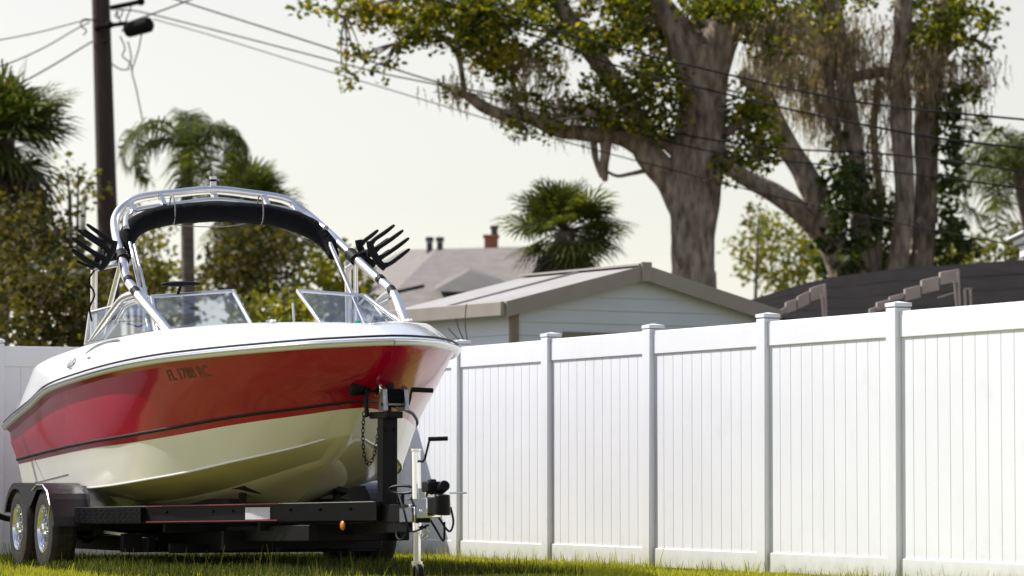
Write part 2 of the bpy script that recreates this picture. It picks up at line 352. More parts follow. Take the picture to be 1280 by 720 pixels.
# ================================================================ BOAT
YAW = R(21)
h_ = Vector((math.sin(YAW), -math.cos(YAW), 0)); sb_ = Vector((-math.cos(YAW), -math.sin(YAW), 0)); z_ = Vector((0, 0, 1))
pt, rl = R(1.0), R(1.3)
h2 = h_ * math.cos(pt) + z_ * math.sin(pt); z2 = -h_ * math.sin(pt) + z_ * math.cos(pt)
sb2 = sb_ * math.cos(rl) - z2 * math.sin(rl); z3 = sb_ * math.sin(rl) + z2 * math.cos(rl)
ORG = Vector((-2.306, 27.79, 0))
boat = empty('motorboat', ORG, 'red and white wakeboard boat with aluminium tower resting on the black trailer', 'boat', mtx=Matrix((h2, -sb2, z3)).transposed())
def B(u, v, z): return Vector((u, -v, z))     # u forward, v to starboard

U0 = -1.95
RUB = [(-1.95, 1.20, 1.17), (-1.5, 1.215, 1.235), (-.8, 1.24, 1.32), (-.2, 1.27, 1.40), (.8, 1.265, 1.452), (1.7, 1.20, 1.49), (2.43, 1.09, 1.51),
       (3.0, .93, 1.518), (3.39, .78, 1.522), (3.75, .585, 1.527), (4.0, .42, 1.53), (4.18, .25, 1.53), (4.29, .12, 1.53), (4.34, 0, 1.53)]
MIDR = [(-1.95, 1.16, 1.05), (0, 1.20, 1.19), (1, 1.19, 1.24), (1.8, 1.11, 1.275), (2.6, .93, 1.30), (3.2, .69, 1.315), (3.6, .45, 1.32), (3.85, .27, 1.325), (4.02, .12, 1.325), (4.09, 0, 1.325)]
RUBI = [(u, max(v - .035, 0), z - .035) for u, v, z in RUB]; RUBI[-1] = (4.30, 0, 1.495)
STR = [(-1.95, 1.11, .915), (-.4, 1.145, .965), (.6, 1.15, .99), (1.3, 1.10, 1.01), (2.0, .975, 1.04), (2.7, .71, 1.095), (3.05, .53, 1.12), (3.4, .30, 1.145), (3.62, .12, 1.165), (3.73, 0, 1.17)]
RB = [(-1.95, 1.10, .875), (-.4, 1.13, .92), (.6, 1.135, .945), (1.2, 1.09, .955), (1.72, 1.02, .97), (2.3, .86, 1.005), (2.69, .69, 1.04), (3.0, .53, 1.065), (3.35, .29, 1.095), (3.55, .12, 1.118), (3.65, 0, 1.125)]
CH = [(-1.95, 1.06, .67), (-.87, 1.08, .672), (.18, 1.09, .65), (.9, 1.06, .66), (1.55, .97, .69), (2.1, .82, .73), (2.53, .64, .785), (2.8, .49, .825), (3.1, .26, .885), (3.3, .09, .94), (3.40, 0, .955)]
CHI = [(u, max(v - .05, 0) if u < 3.3 else max(v - .02, 0), z - .012) for u, v, z in CH]; CHI[-1] = (3.385, 0, .945)
SK = [(-1.95, .62, .55), (0, .62, .53), (1, .58, .545), (1.8, .46, .60), (2.3, .33, .67), (2.7, .17, .745), (2.9, .06, .785), (2.98, 0, .79)]
SK2 = [(u, max(v - .03, 0), z - .022) for u, v, z in SK]; SK2[-1] = (2.94, 0, .775)
KL = [(-1.95, 0, .35), (0, 0, .35), (1.0, 0, .37), (1.7, 0, .42), (2.13, 0, .50), (2.4, 0, .585), (2.58, 0, .645), (2.75, 0, .70), (2.85, 0, .735), (2.9, 0, .76)]
def curve_at(tab, s):
    u = U0 + (tab[-1][0] - U0) * s; T = np.array(tab)
    # monotone-ish smooth interpolation
    i = max(0, min(np.searchsorted(T[:, 0], u) - 1, len(T) - 2)); t = (u - T[i, 0]) / (T[i + 1, 0] - T[i, 0])
    def tang(j):
        if j == 0: return (T[1] - T[0]) / (T[1, 0] - T[0, 0])
        if j == len(T) - 1: return (T[-1] - T[-2]) / (T[-1, 0] - T[-2, 0]) * 1.25
        return (T[j + 1] - T[j - 1]) / (T[j + 1, 0] - T[j - 1, 0])
    hh = T[i + 1, 0] - T[i, 0]; m0, m1 = tang(i) * hh, tang(i + 1) * hh
    q = (2 * t ** 3 - 3 * t * t + 1) * T[i] + (t ** 3 - 2 * t * t + t) * m0 + (-2 * t ** 3 + 3 * t * t) * T[i + 1] + (t ** 3 - t * t) * m1
    return (u, max(q[1], 0) if s < 1 else 0.0, q[2])
SS = [1 - (1 - i / 56) ** 1.7 for i in range(57)]
HULLC = [(KL, 0), (SK2, 0), (SK, 0), (CHI, 0), (CH, 0), (RB, 1), (STR, 2), (MIDR, 1), (RUBI, 1), (RUB, None)]
rings = [[curve_at(c, s) for s in SS] for c, _ in HULLC]
def ring_hull_points():
    out = [rings[0]]; mats = []
    for i in range(len(rings) - 1):
        a, b = rings[i], rings[i + 1]; mi = HULLC[i][1]
        if i == 0: mi = 0
        # sub rings keep the surface smooth
        nsub = {0: 3, 5: 1, 6: 2, 7: 2, 4: 3}.get(i, 1)
        for k in range(1, nsub + 1):
            t = k / nsub; out.append([tuple(a[j][c] * (1 - t) + b[j][c] * t for c in range(3)) for j in range(len(SS))])
            mats.append((i, mi, t))
    return out, mats
HR, HM = ring_hull_points()
def hull():
    m = MB(); n = len(SS)
    for side in (1, -1):
        for i in range(len(HR) - 1):
            seg, mi, t = HM[i]
            col = {0: 0, 1: 0, 2: 0, 3: 3, 4: 3, 5: 1, 6: 1, 7: 1, 8: 1}[seg]
            for j in range(n - 1):
                q = [HR[i][j], HR[i][j + 1], HR[i + 1][j + 1], HR[i + 1][j]]
                m.add([B(p[0], side * p[1], p[2]) for p in q], [(0, 1, 2, 3)], col)
    # transom
    for i in range(len(HR) - 1):
        a, b = HR[i][0], HR[i + 1][0]
        seg = HM[i][0]; col = 1 if seg >= 5 else 3
        m.add([B(a[0], a[1], a[2]), B(b[0], b[1], b[2]), B(b[0], -b[1], b[2]), B(a[0], -a[1], a[2])], [(0, 1, 2, 3)], col)
    o = m.build('hull', [M['bottom'], M['red'], M['stripe'], M['lower']], boat, smooth=22, weld=.0008)
    return o
HULL = hull()
def hull_v(u, z):
    "half breadth of the topside at station u, height z"
    pts = []
    for c, _ in HULLC[3:]:
        if u < c[-1][0]:
            p = curve_at(c, (u - U0) / (c[-1][0] - U0)); pts.append((p[2], p[1]))
    pts.sort(); return float(np.interp(z, [p[0] for p in pts], [p[1] for p in pts]))
def side_line(tab, name, r, mt, off=.0, s0=0.0, s1=1.0, dz=0, squash=1.0, both=True):
    m = MB()
    pts = []
    for i in range(61):
        s = s0 + (s1 - s0) * (1 - (1 - i / 60) ** 1.7); p = curve_at(tab, s); pts.append((p[0], p[1], p[2] + dz))
    for side in ((1, -1) if both else (1,)):
        P = []
        for i, p in enumerate(pts):
            a = pts[max(i - 1, 0)]; b = pts[min(i + 1, 60)]; tn = Vector((b[0] - a[0], b[1] - a[1], 0)).normalized()
            nn = Vector((-tn.y, tn.x, 0)) if tn.x > 0 or True else tn
            if i == 60: nn = Vector((1, 0, 0))
            P.append(B(p[0] + nn.x * off, side * (p[1] + nn.y * off), p[2]))
        m.tube(P, r, 8)
    return m
side_line(STR, '', .0125, None, dz=-.0, off=.0).build('hull_stripe', M['stripe'], boat, smooth=60)
rr = side_line(RUB, '', .026, None, dz=.012, off=.008).build('rub_rail', M['white'], boat, smooth=60)
side_line(RUB, '', .011, None, dz=.022, off=.032).build('rub_rail_insert', M['chrome'], rr, smooth=60)
side_line(RUB, '', .008, None, dz=.052, off=.016).build('rub_rail_seal', M['stripe'], rr, smooth=60)
side_line(CH, '', .010, None, off=-.004, dz=.0, s1=.97).build('chine_flat', M['white'], boat, smooth=60)
# seams of the lower side near the stern
for side in (1, -1):
    m = MB(); P = []
    for i in range(14):
        u = -1.93 + i * .13; z = .70 + i * .005; P.append(B(u, side * (hull_v(u, z) + .002), z))
    m.tube(P, .004, 6)
    P = [B(-1.0 + .25 * (1 - t) - .3, side * (hull_v(-1.15, .68 + t * .22) + .003), .68 + t * .22) for t in (0, .5, 1)]
    m.tube(P, .004, 6); m.build('hull_seam', M['strap'], boat)

DT = [(-1.93, 1.10, 1.27), (-1.72, 1.08, 1.40), (-1.5, 1.09, 1.53), (-1.3, 1.12, 1.62), (-1.0, 1.14, 1.655), (-.4, 1.16, 1.685), (.5, 1.17, 1.71), (1.5, 1.12, 1.73), (2.2, 1.01, 1.735),
      (2.8, .83, 1.728), (3.26, .60, 1.712), (3.6, .42, 1.695), (3.85, .26, 1.675), (3.98, .15, 1.66), (4.06, .06, 1.65), (4.09, 0, 1.645)]
def deck():
    m = MB(); n = len(SS)
    rub = [tuple(p) for p in rings[-1]]; top = [curve_at(DT, s) for s in SS]
    rub = [(p[0], p[1] + .002, p[2] + .03) for p in rub]
    def mixr(a, b, t, bul=0): return [(p[0] * (1 - t) + q[0] * t, p[1] * (1 - t) + q[1] * t + bul, p[2] * (1 - t) + q[2] * t + bul * .6) for p, q in zip(a, b)]
    def inset(r, d, dz): return [(p[0] - (d * .9 if p[0] > 2.5 else 0) * ((p[0] - 2.5) / 1.7 if p[0] > 2.5 else 0), max(p[1] - d, 0), p[2] + dz) for p in r]
    cock = inset(top, .17, .03); well = []
    for p in cock:
        zf = float(np.interp(p[0], [1.8, 2.6, 4.2], [1.02, 1.36, 1.5])); well.append((p[0], max(min(p[1] - .02, hull_v(p[0], zf) - .09), 0), zf))
    seq = [rub, mixr(rub, top, .33, .010), mixr(rub, top, .7, .009), top, inset(top, .03, .016), cock, inset(cock, .02, -.05), well]
    for r_ in seq: r_[-1] = (r_[-1][0], 0.0, r_[-1][2])
    for side in (1, -1):
        for i in range(len(seq) - 1):
            for j in range(n - 1):
                q = [seq[i][j], seq[i][j + 1], seq[i + 1][j + 1], seq[i + 1][j]]
                m.add([B(p[0], side * p[1], p[2]) for p in q], [(0, 1, 2, 3)])
    for j in range(n - 1):
        a, b = well[j], well[j + 1]; m.add([B(a[0], a[1], a[2]), B(b[0], b[1], b[2]), B(b[0], -b[1], b[2]), B(a[0], -a[1], a[2])], [(0, 1, 2, 3)])
    for i in range(len(seq) - 1):
        a, b = seq[i][0], seq[i + 1][0]
        m.add([B(a[0], a[1], a[2]), B(b[0], b[1], b[2]), B(b[0], -b[1], b[2]), B(a[0], -a[1], a[2])], [(0, 1, 2, 3)])
    return m.build('deck', M['white'], boat, smooth=35, weld=.0008)
DECK = deck()
# dashboards either side of the walk through, under the windscreen
for side in (1, -1):
    m = MB()
    prof = [(1.0, 1.30), (1.05, 1.66), (1.25, 1.75), (1.75, 1.765), (2.15, 1.745), (2.3, 1.66), (2.32, 1.2)]
    vs = [B(u, side * .33, z) for u, z in prof] + [B(u - .1, side * .98, z - .02) for u, z in prof]
    k = len(prof); m.add(vs, [(i, i + 1, k + i + 1, k + i) for i in range(k - 1)] + [tuple(range(k)), tuple(range(2 * k - 1, k - 1, -1))])
    m.build('dashboard', M['white'], boat, bevel=.02)
m = MB()   # bench seats in the cockpit
m.box(B(-.9, 0, 1.2), (.55, 1.9, .5)); m.box(B(-1.15, 0, 1.42), (.16, 1.9, .35))
m.build('bench_seat', M['white'], boat, bevel=.05)
for sgn in (1, -1):
    m = MB(); m.box(B(.35, sgn * .55, 1.25), (.5, .5, .14)); m.box(B(.1, sgn * .55, 1.44), (.12, .5, .4)); m.build('helm_seat', M['white'], boat, bevel=.04)
m = MB(); m.box(B(-2.03, 0, .84), (.16, 1.96, .05)); m.build('swim_platform', M['white'], boat, bevel=.02)

# windscreen
def panel(corners, name='windscreen', bar=.016):
    C4 = [B(*c) for c in corners]
    m = MB()
    for i in range(4): m.beam(C4[i], C4[(i + 1) % 4], .02, .03 if i != 2 else .034, up=(1, 0, .3))
    fr = m.build(name, M['alu'], boat, bevel=.003)
    cen = sum(C4, Vector()) / 4; nrm = (C4[1] - C4[0]).cross(C4[3] - C4[0]).normalized() * .003
    P = [c + (cen - c) * .02 for c in C4]
    g = MB(); g.add(P, [(0, 1, 2, 3)])
    g.build('pane', M['glass'], fr, smooth=0)
    s_ = MB(); s_.beam(C4[2] + (C4[1] - C4[2]) * .045, C4[3] + (C4[0] - C4[3]) * .045, .012, .02, up=(1, 0, .3)); s_.build('gasket', M['rubber'], fr)
    return fr
for s in (1, -1):
    panel([(1.30, s * .83, 2.045), (1.46, s * .25, 2.075), (2.02, s * .27, 1.765), (1.96, s * .97, 1.74)])
    panel([(.35, s * 1.06, 1.98 if s < 0 else 1.98), (1.29, s * .845, 2.04), (1.95, s * .985, 1.74), (.35, s * 1.10, 1.735)])
m = MB(); m.cyl(B(1.55, -.20, 1.60), B(1.50, -.20, 1.98), .010, 8); m.build('windscreen_prop', M['alu'], boat)

# tower
SIDE = [(2.12, .90, 1.70), (1.85, .945, 1.86), (1.49, .995, 2.06), (1.15, .98, 2.20), (.80, .92, 2.38), (.42, .86, 2.58), (.18, .80, 2.72), (.08, .71, 2.82), (.08, .58, 2.89), (.12, .3, 2.925), (.15, 0, 2.95)]
tw = MB()
full = [B(u, v, z) for u, v, z in SIDE] + [B(u, -v, z) for u, v, z in SIDE[-2::-1]]
tw.tube(smooth_path(full, 5), .035, 14)
inner = [(.50, .80, 2.62), (.25, .72, 2.735), (.18, .60, 2.79), (.22, .3, 2.83), (.24, 0, 2.86)]
tw.tube(smooth_path([B(u, v, z) for u, v, z in inner] + [B(u, -v, z) for u, v, z in inner[-2::-1]], 5), .026, 12)
for v in (-.66, -.42, 0, .42, .66):
    zt = np.interp(abs(v), [0, .3, .58, .71], [2.95, 2.925, 2.89, 2.82]); zi = np.interp(abs(v), [0, .3, .6, .72], [2.86, 2.83, 2.79, 2.735])
    tw.beam(B(.11, v, zt), B(.23, v, zi), .035, .045)
tower = tw.build('wakeboard_tower', M['alu'], boat, smooth=50)
for s in (1, -1):
    m = MB()   # lower hoop and rear struts
    lo = [(1.49, s * .995, 2.06), (1.22, s * 1.02, 2.045), (1.0, s * 1.03, 1.985), (.70, s * 1.05, 1.87), (.30, s * 1.07, 1.72)]
    m.tube(smooth_path([B(*p) for p in lo], 4), .028, 12)
    lo2 = [(1.45, s * .985, 2.0), (1.22, s * 1.0, 1.985), (1.08, s * 1.0, 1.94), (.82, s * 1.02, 1.83), (.45, s * 1.05, 1.70)]
    m.tube(smooth_path([B(*p) for p in lo2], 4), .018, 10)
    m.tube([B(.85, s * .93, 2.33), B(.5, s * 1.0, 2.325), B(.36, s * 1.02, 2.32)], .026, 12)
    m.tube([B(.36, s * 1.02, 2.345), B(.32, s * 1.03, 1.70)], .027, 12)
    m.tube([B(.82, s * .93, 2.34), B(.5, s * 1.03, 1.72)], .020, 10)
    m.build('tower_strut', M['alu'], boat, smooth=50)
    m = MB(); a = B(1.52, s * .992, 2.045); b = B(1.44, s * .998, 2.085); m.cyl(a, b, .036, 14); m.build('tower_clamp', M['rubber'], boat, smooth=40)
    m = MB(); a = B(.86, s * .925, 2.35); b = B(.75, s * .912, 2.405); m.cyl(a, b, .05, 14); m.build('tower_clamp', M['rubber'], boat, smooth=40)
    m = MB(); m.cyl(B(1.27, s * .99, 2.155), B(1.22, s * .985, 2.18), .038, 14)
    m.build('tower_clamp', M['rubber'], boat, smooth=40)
    m = MB(); m.cyl(B(2.19, s * .89, 1.665), B(2.13, s * .898, 1.70), .05, 14); m.build('tower_foot', M['chrome'], boat)
    m = MB(); m.sphere(B(.36, s * 1.02, 2.355), .032, 10); m.build('strut_cap', M['white'], boat)
# anchor light
m = MB(); m.cyl(B(.15, 0, 2.975), B(.15, 0, 3.015), .026, 16); m.cyl(B(.15, 0, 3.033), B(.15, 0, 3.055), .028, 16)
al = m.build('anchor_light', M['white'], boat)
m = MB(); m.cyl(B(.15, 0, 3.015), B(.15, 0, 3.033), .024, 16); m.build('lens', M['rubber'], al)

# board racks: two combs of padded prongs on each side
def rack(s):
    base = B(.80, s * .925, 2.375)
    m = MB(); m.cyl(base, base + B(-.02, s * .13, .03), .028, 12); m.box(base + B(-.02, s * .12, .03), (.16, .05, .06))
    rk = m.build('board_rack', M['rubber'], boat, bevel=.004)
    for k, (du, dz) in enumerate(((.13, .0), (-.16, .03))):
        c = MB()
        o = base + B(du, s * .13, dz)
        # back bar, slightly bowed
        def P(a, b): # a outward/up along prong, b across
            ca, sa = math.cos(R(30)), math.sin(R(30))
            return o + B(.02 * k, s * (a * ca - b * sa), a * sa + b * ca)
        c.tube(smooth_path([P(.02, -.12), P(0, -.06), P(0, .06), P(.02, .12)], 4), .030, 8)
        for b, L in (((-.11, .27), (-.035, .31), (.04, .30), (.11, .26)) if k == 0 else ((-.09, .20), (-.01, .24), (.09, .20))):
            c.tube(smooth_path([P(.0, b * .8), P(.06, b), P(L * .6, b + .005), P(L, b + .015)], 4), [.021] * 4 + [.017] * 5 + [.016, .015, .013, .009], 8)
        c.build('prong_comb', M['rubber'], rk, smooth=50)
    c = MB(); q = [base + B(0, s * .1, .0), base + B(.05, s * .22, -.075), base + B(0, s * .34, -.03)]; c.tube(smooth_path(q, 5), .011, 6)
    c.build('shock_cord', M['rubber'], rk)
rack(1); rack(-1)
m = MB(); m.tube(smooth_path([B(.75, 1.12, 2.28), B(.72, 1.16, 2.2), B(.74, 1.12, 2.1), B(.7, 1.15, 2.0), B(.72, 1.14, 1.9)], 5), .008, 6); m.build('hanging_cord', M['rubber'], boat)

# bimini roll
arc = [(.62, .82, 2.40), (.50, .80, 2.52), (.38, .70, 2.64), (.32, .50, 2.72), (.30, .25, 2.755), (.30, 0, 2.765)]
pth = smooth_path([B(*p) for p in arc] + [B(u, -v, z) for u, v, z in arc[-2::-1]], 6)
m = MB(); nP = len(pth)
rs = [.042 + .038 * min(1, math.sin(PI * i / (nP - 1)) * 1.8) + .006 * noise.noise(Vector((i * .5, 3, 0))) for i in range(nP)]
m.tube(pth, rs, 14, wob=.06); bim = m.build('bimini_top', M['canvas'], boat, smooth=60)
for v in (.38, -.33, .05):
    m = MB(); zc = np.interp(abs(v), [0, .25, .5], [2.765, 2.755, 2.72])
    loop = [B(.31 + .1 * math.cos(a) * .8, v, zc + .04 + .115 * math.sin(a)) for a in np.linspace(0, 2 * PI, 17)]
    if v == .05: continue
    m.tube(loop, .0055, 6); m.build('strap', M['strap'], bim)
m = MB(); m.tube(smooth_path([B(.24, .36, 2.67), B(.22, .1, 2.655), B(.24, -.1, 2.66), B(.24, -.33, 2.70)], 4), .004, 6); m.tube(smooth_path([B(.24, -.33, 2.70), B(.26, -.55, 2.63), B(.34, -.72, 2.52)], 4), .004, 6); m.build('strap', M['strap'], bim)
for s in (1, -1):
    m = MB()
    m.tube([B(.60, s * .80, 2.50), B(1.35, s * .86, 1.74)], .014, 10); m.tube([B(.66, s * .78, 2.48), B(1.40, s * .83, 1.74)], .012, 10)
    m.cyl(B(1.0, s * .815, 2.12), B(1.04, s * .82, 2.08), .02, 10)
    m.build('bimini_pole', M['alu'], boat, smooth=50)
# mirror
m = MB(); m.sphere(B(1.50, .66, 2.125), .16, 20, sc=(.35, .98, .13)); mi_ = m.build('mirror', M['rubber'], boat, smooth=80)
m = MB(); m.cyl(B(1.50, .66, 2.12), B(1.42, .66, 2.06), .012, 8); m.build('mirror_bracket', M['rubber'], mi_)
# grab rail, vents, cleat, light on the bow deck
m = MB(); pr = [(.75, 1.20, 1.645), (.85, 1.19, 1.675), (1.0, 1.17, 1.705), (1.25, 1.15, 1.72), (1.5, 1.14, 1.722)]
m.tube(smooth_path([B(*p) for p in pr], 4), .009, 8); m.build('grab_rail', M['chrome'], boat)
def on_deck(u, z, out=.004):
    i = min(range(len(SS)), key=lambda j: abs(rings[-1][j][0] - u))
    a = rings[-1][i]; b = curve_at(DT, (u - U0) / (DT[-1][0] - U0)); t = (z - a[2] - .03) / (b[2] - a[2] - .03)
    return B(u, a[1] * (1 - t) + b[1] * t + .012 + out, z)
m = MB(); c = on_deck(.45, 1.60); ring = [c + B(.085 * math.cos(a), -.028 * math.sin(a) * 1.0, .036 * math.sin(a)) for a in np.linspace(0, 2 * PI, 25)]
m.tube(ring, .007, 8); m.tube([c + B(-.06, .01, -.03), c + B(.02, .004, 0), c + B(.06, -.01, .03)], .006, 6); m.build('deck_vent', M['chrome'], boat)
m = MB(); m.sphere(on_deck(.92, 1.615), .035, 12, sc=(1.2, .3, .35)); m.build('deck_fitting', M['chrome'], boat)
for s in (1, -1):
    m = MB(); m.box(B(3.2, s * .50, 1.75), (.16, .03, .02)); m.cyl(B(3.2, s * .50, 1.72), B(3.2, s * .50, 1.75), .01, 8)
    m.build('cleat', M['chrome'], boat, bevel=.004)
m = MB(); m.sphere(B(1.98, -.55, 1.80), .03, 12, sc=(1.2, 1, .8)); m.build('bow_light', mat('green_lens', (.01, .25, .15), .2), boat)
# bow eye
m = MB(); m.tube(smooth_path([B(3.98, 0, 1.27), B(4.05, 0, 1.26), B(4.04, 0, 1.21), B(3.95, 0, 1.20)], 4), .01, 8); m.build('bow_eye', M['chrome'], boat)
# lettering wrapped on the topside
def text_mesh(s, size):
    cu = bpy.data.curves.new('txt', 'FONT'); cu.body = s; cu.size = size; cu.extrude = .0; cu.offset = size * .012
    o = bpy.data.objects.new('txt', cu); COL.objects.link(o); bpy.context.view_layer.update()
    me = bpy.data.meshes.new_from_object(o.evaluated_get(bpy.context.evaluated_depsgraph_get()))
    v = [tuple(p.co) for p in me.vertices]; f = [tuple(p.vertices) for p in me.polygons]
    bpy.data.objects.remove(o); bpy.data.curves.remove(cu); bpy.data.meshes.remove(me); return v, f
tv, tf = text_mesh('FL 1788 RC', .105)
wid = max(p[0] for p in tv)
vs = []
for x, y, _ in tv:
    u = 2.42 + x * 1.05; z = 1.375 + y + x * .02; vs.append(B(u, hull_v(u, z) + .004, z))
MB().add(vs, tf).build('registration_number', M['ink'], boat, smooth=0)
vs = [B(p[0] + 0, 0, 0) for p in []]
vs = []
for x, y, _ in tv:
    u = 2.42 + (wid - x) * 1.05; z = 1.375 + y; vs.append(B(u, -hull_v(u, z) - .004, z))
MB().add(vs, tf).build('registration_number', M['ink'], boat, smooth=0)

# ================================================================ TRAILER
trl = empty('boat_trailer', ORG, 'black tandem axle boat trailer standing on the grass under the boat', 'trailer', mtx=Matrix((h_, -sb_, z_)).transposed())
fr = MB()
VB = [(1.20, .30, .415), (.06, 4.12, .48)]
for s in (1, -1):
    fr.beam(B(.28, s * 1.21, .413), B(4.14, s * .07, .482), .055, .125)
    fr.beam(B(-1.75, s * .78, .39), B(2.35, s * .60, .45), .05, .10)
for u, vv, zz in ((-1.7, .8, .34), (-.35, 1.15, .34), (.30, 1.2, .35), (1.5, .84, .35), (2.7, .48, .38)):
    fr.beam(B(u, -vv, zz), B(u, vv, zz), .06, .09)
for s in (1, -1):
    fr.beam(B(-1.7, s * .62, .235), B(1.9, s * .45, .245), .07, .15); fr.beam(B(1.9, s * .45, .30), B(3.5, s * .33, .33), .07, .11); fr.beam(B(-1.3, s * .95, .20), B(1.1, s * .82, .21), .06, .11)
fr.beam(B(3.3, -.36, .33), B(3.3, .36, .33), .06, .12); fr.beam(B(2.2, -.6, .26), B(2.2, .6, .26), .06, .14); fr.beam(B(.9, -1.0, .22), B(.9, 1.0, .22), .07, .14); fr.beam(B(1.5, -.8, .19), B(1.5, .8, .19), .05, .07)
fr.beam(B(3.9, 0, .47), B(4.82, 0, .475), .10, .12); fr.beam(B(2.7, 0, .34), B(4.6, 0, .39), .08, .08)
for s in (1, -1): fr.beam(B(-.95, s * 1.05, .30), B(.4, s * 1.05, .30), .06, .08)
for u in (.5, 1.6, 2.2, 2.45, 3.15, 3.5, 3.85): p = B(u, 1.21 - 1.14 * (u - .28) / 3.86, .413 + .069 * (u - .28) / 3.86 + .02); fr.cyl(p + B(.008, .026, 0), p + B(.012, .040, 0), .011, 6)
for (u, v, z) in ((4.16, .03, .50), (4.16, -.03, .50), (4.16, .03, .44), (4.16, -.03, .44), (4.16, .03, 1.03), (4.16, -.03, 1.03)): fr.cyl(B(u - .01, v, z), B(u + .012, v, z), .012, 6)
frame = fr.build('frame', M['frame'], trl, bevel=.006)
for s in (1, -1):
    m = MB()
    for dz in (.064, -.050):
        a = B(1.38, s * .912, .433 + dz); b = B(3.05, s * .424, .463 + dz); m.beam(a + B(0, s * .025, 0), b + B(0, s * .025, 0), .012, .006)
    m.build('pinstripe', M['pinline'], frame)
    m = MB(); m.beam(B(.34, s * 1.195, .480), B(4.1, s * .082, .548), .056, .004); m.build('top_edge_trim', M['alu'], frame)
# diamond step plate: a plate with raised lozenges
m = MB(); a0 = B(.42, 1.205, .417); a1 = B(1.33, .937, .433); dirv = (a1 - a0); L = dirv.length; dirv.normalize(); side = Vector((0, 0, 1)).cross(dirv)
if side.dot(B(0, 1, 0)) < 0: side = -side
m.beam(a0 + side * .0, a1 + side * .0, .075, .108)
for i in range(22):
    for j in range(4):
        c = a0 + dirv * (.03 + (i + .5 * (j % 2)) * L / 22.6) + Vector((0, 0, -.038 + j * .026)) + side * .039
        dd = (dirv * (1 if (i + j) % 2 else -1) + Vector((0, 0, .75))).normalized(); m.beam(c - dd * .012, c + dd * .012, .004, .006)
m.build('step_plate', M['frame'], trl)
def on_beam(u, dz, out=.03):
    t = (u - .28) / (4.14 - .28); return B(u, 1.21 + (.07 - 1.21) * t + out, .413 + (.482 - .413) * t + dz)
m = MB(); m.beam(on_beam(2.62, 0, .034), on_beam(2.92, 0, .034), .004, .085); m.build('sticker', M['sticker'], trl)
def marker(p):
    m = MB(); m.sphere(p, .045, 14, sc=(.85, .35, .75)); o = m.build('marker_light', M['amber'], trl, smooth=80)
marker(B(.20, 1.26, .425)); marker(B(3.80, .22, .385))
# fenders (double arch over the two wheels)
WR = .32
def fender(s):
    m = MB(); v0, v1 = 1.405, 1.12
    prof = []
    for k in range(0, 9): a = R(20 + k * 10); prof.append((WR * 0 + (.385) * math.cos(a) * 1.0 + .02, .31 + .345 * math.sin(a)))
    prof += [(-.42, .56)]
    for k in range(0, 9): a = R(80 + k * 10); prof.append((-.84 + .385 * math.cos(a) - .02, .31 + .345 * math.sin(a)))
    prof[0] = (.42, .40); prof = [(.44, .34)] + prof
    # top surface
    for i in range(len(prof) - 1):
        (ua, za), (ub, zb) = prof[i], prof[i + 1]
        if prof[i + 1] == (-.42, .56): ub, zb = -.42, .638; 
        if prof[i] == (-.42, .56): ua, za = -.42, .638
        for th in (0, .012):
            m.add([B(ua, s * v0, za + th), B(ub, s * v0, zb + th), B(ub, s * v1, zb + th), B(ua, s * v1, za + th)], [(0, 1, 2, 3)])
    # outer skirt following both arches
    top = [(ua, max(za, 0)) for ua, za in prof if (ua, za) != (-.42, .56)]
    low = []
    for (ua, za) in top:
        c = 0 if ua > -.42 else -.84; d = math.hypot(ua - c, za - .31); k = (d - .035) / d if d > .25 else 1
        low.append((c + (ua - c) * k, .31 + (za - .31) * k))
    for sk in (v0, v0 - .008):
        for i in range(len(top) - 1):
            m.add([B(top[i][0], s * sk, top[i][1] + .012), B(top[i + 1][0], s * sk, top[i + 1][1] + .012), B(low[i + 1][0], s * sk, low[i + 1][1]), B(low[i][0], s * sk, low[i][1])], [(0, 1, 2, 3)])
    for sk in (v0 + .001,):
        m.add([B(-.42 + .33, s * sk, .63), B(-.42 - .33, s * sk, .63), B(-.42 - .12, s * sk, .50), B(-.42, s * sk, .46), B(-.42 + .12, s * sk, .50)], [(0, 1, 2, 3, 4)])
    # inner wall and front closing panel
    m.add([B(.44, s * v1, .34), B(.42, s * v1, .56), B(.30, s * v1, .645), B(-1.1, s * v1, .645), B(-1.26, s * v1, .40)], [(0, 1, 2, 3, 4)])
    return m.build('fender', M['plastic'], trl, smooth=40)
fender(1); fender(-1)
m = MB(); m.tube([B(.30, 1.412, .40), B(.34, 1.412, .5), B(.25, 1.412, .60), B(.1, 1.412, .652), B(-.1, 1.412, .652), B(-.25, 1.412, .61)], .006, 6); m.build('fender_edge', M['alu'], trl)
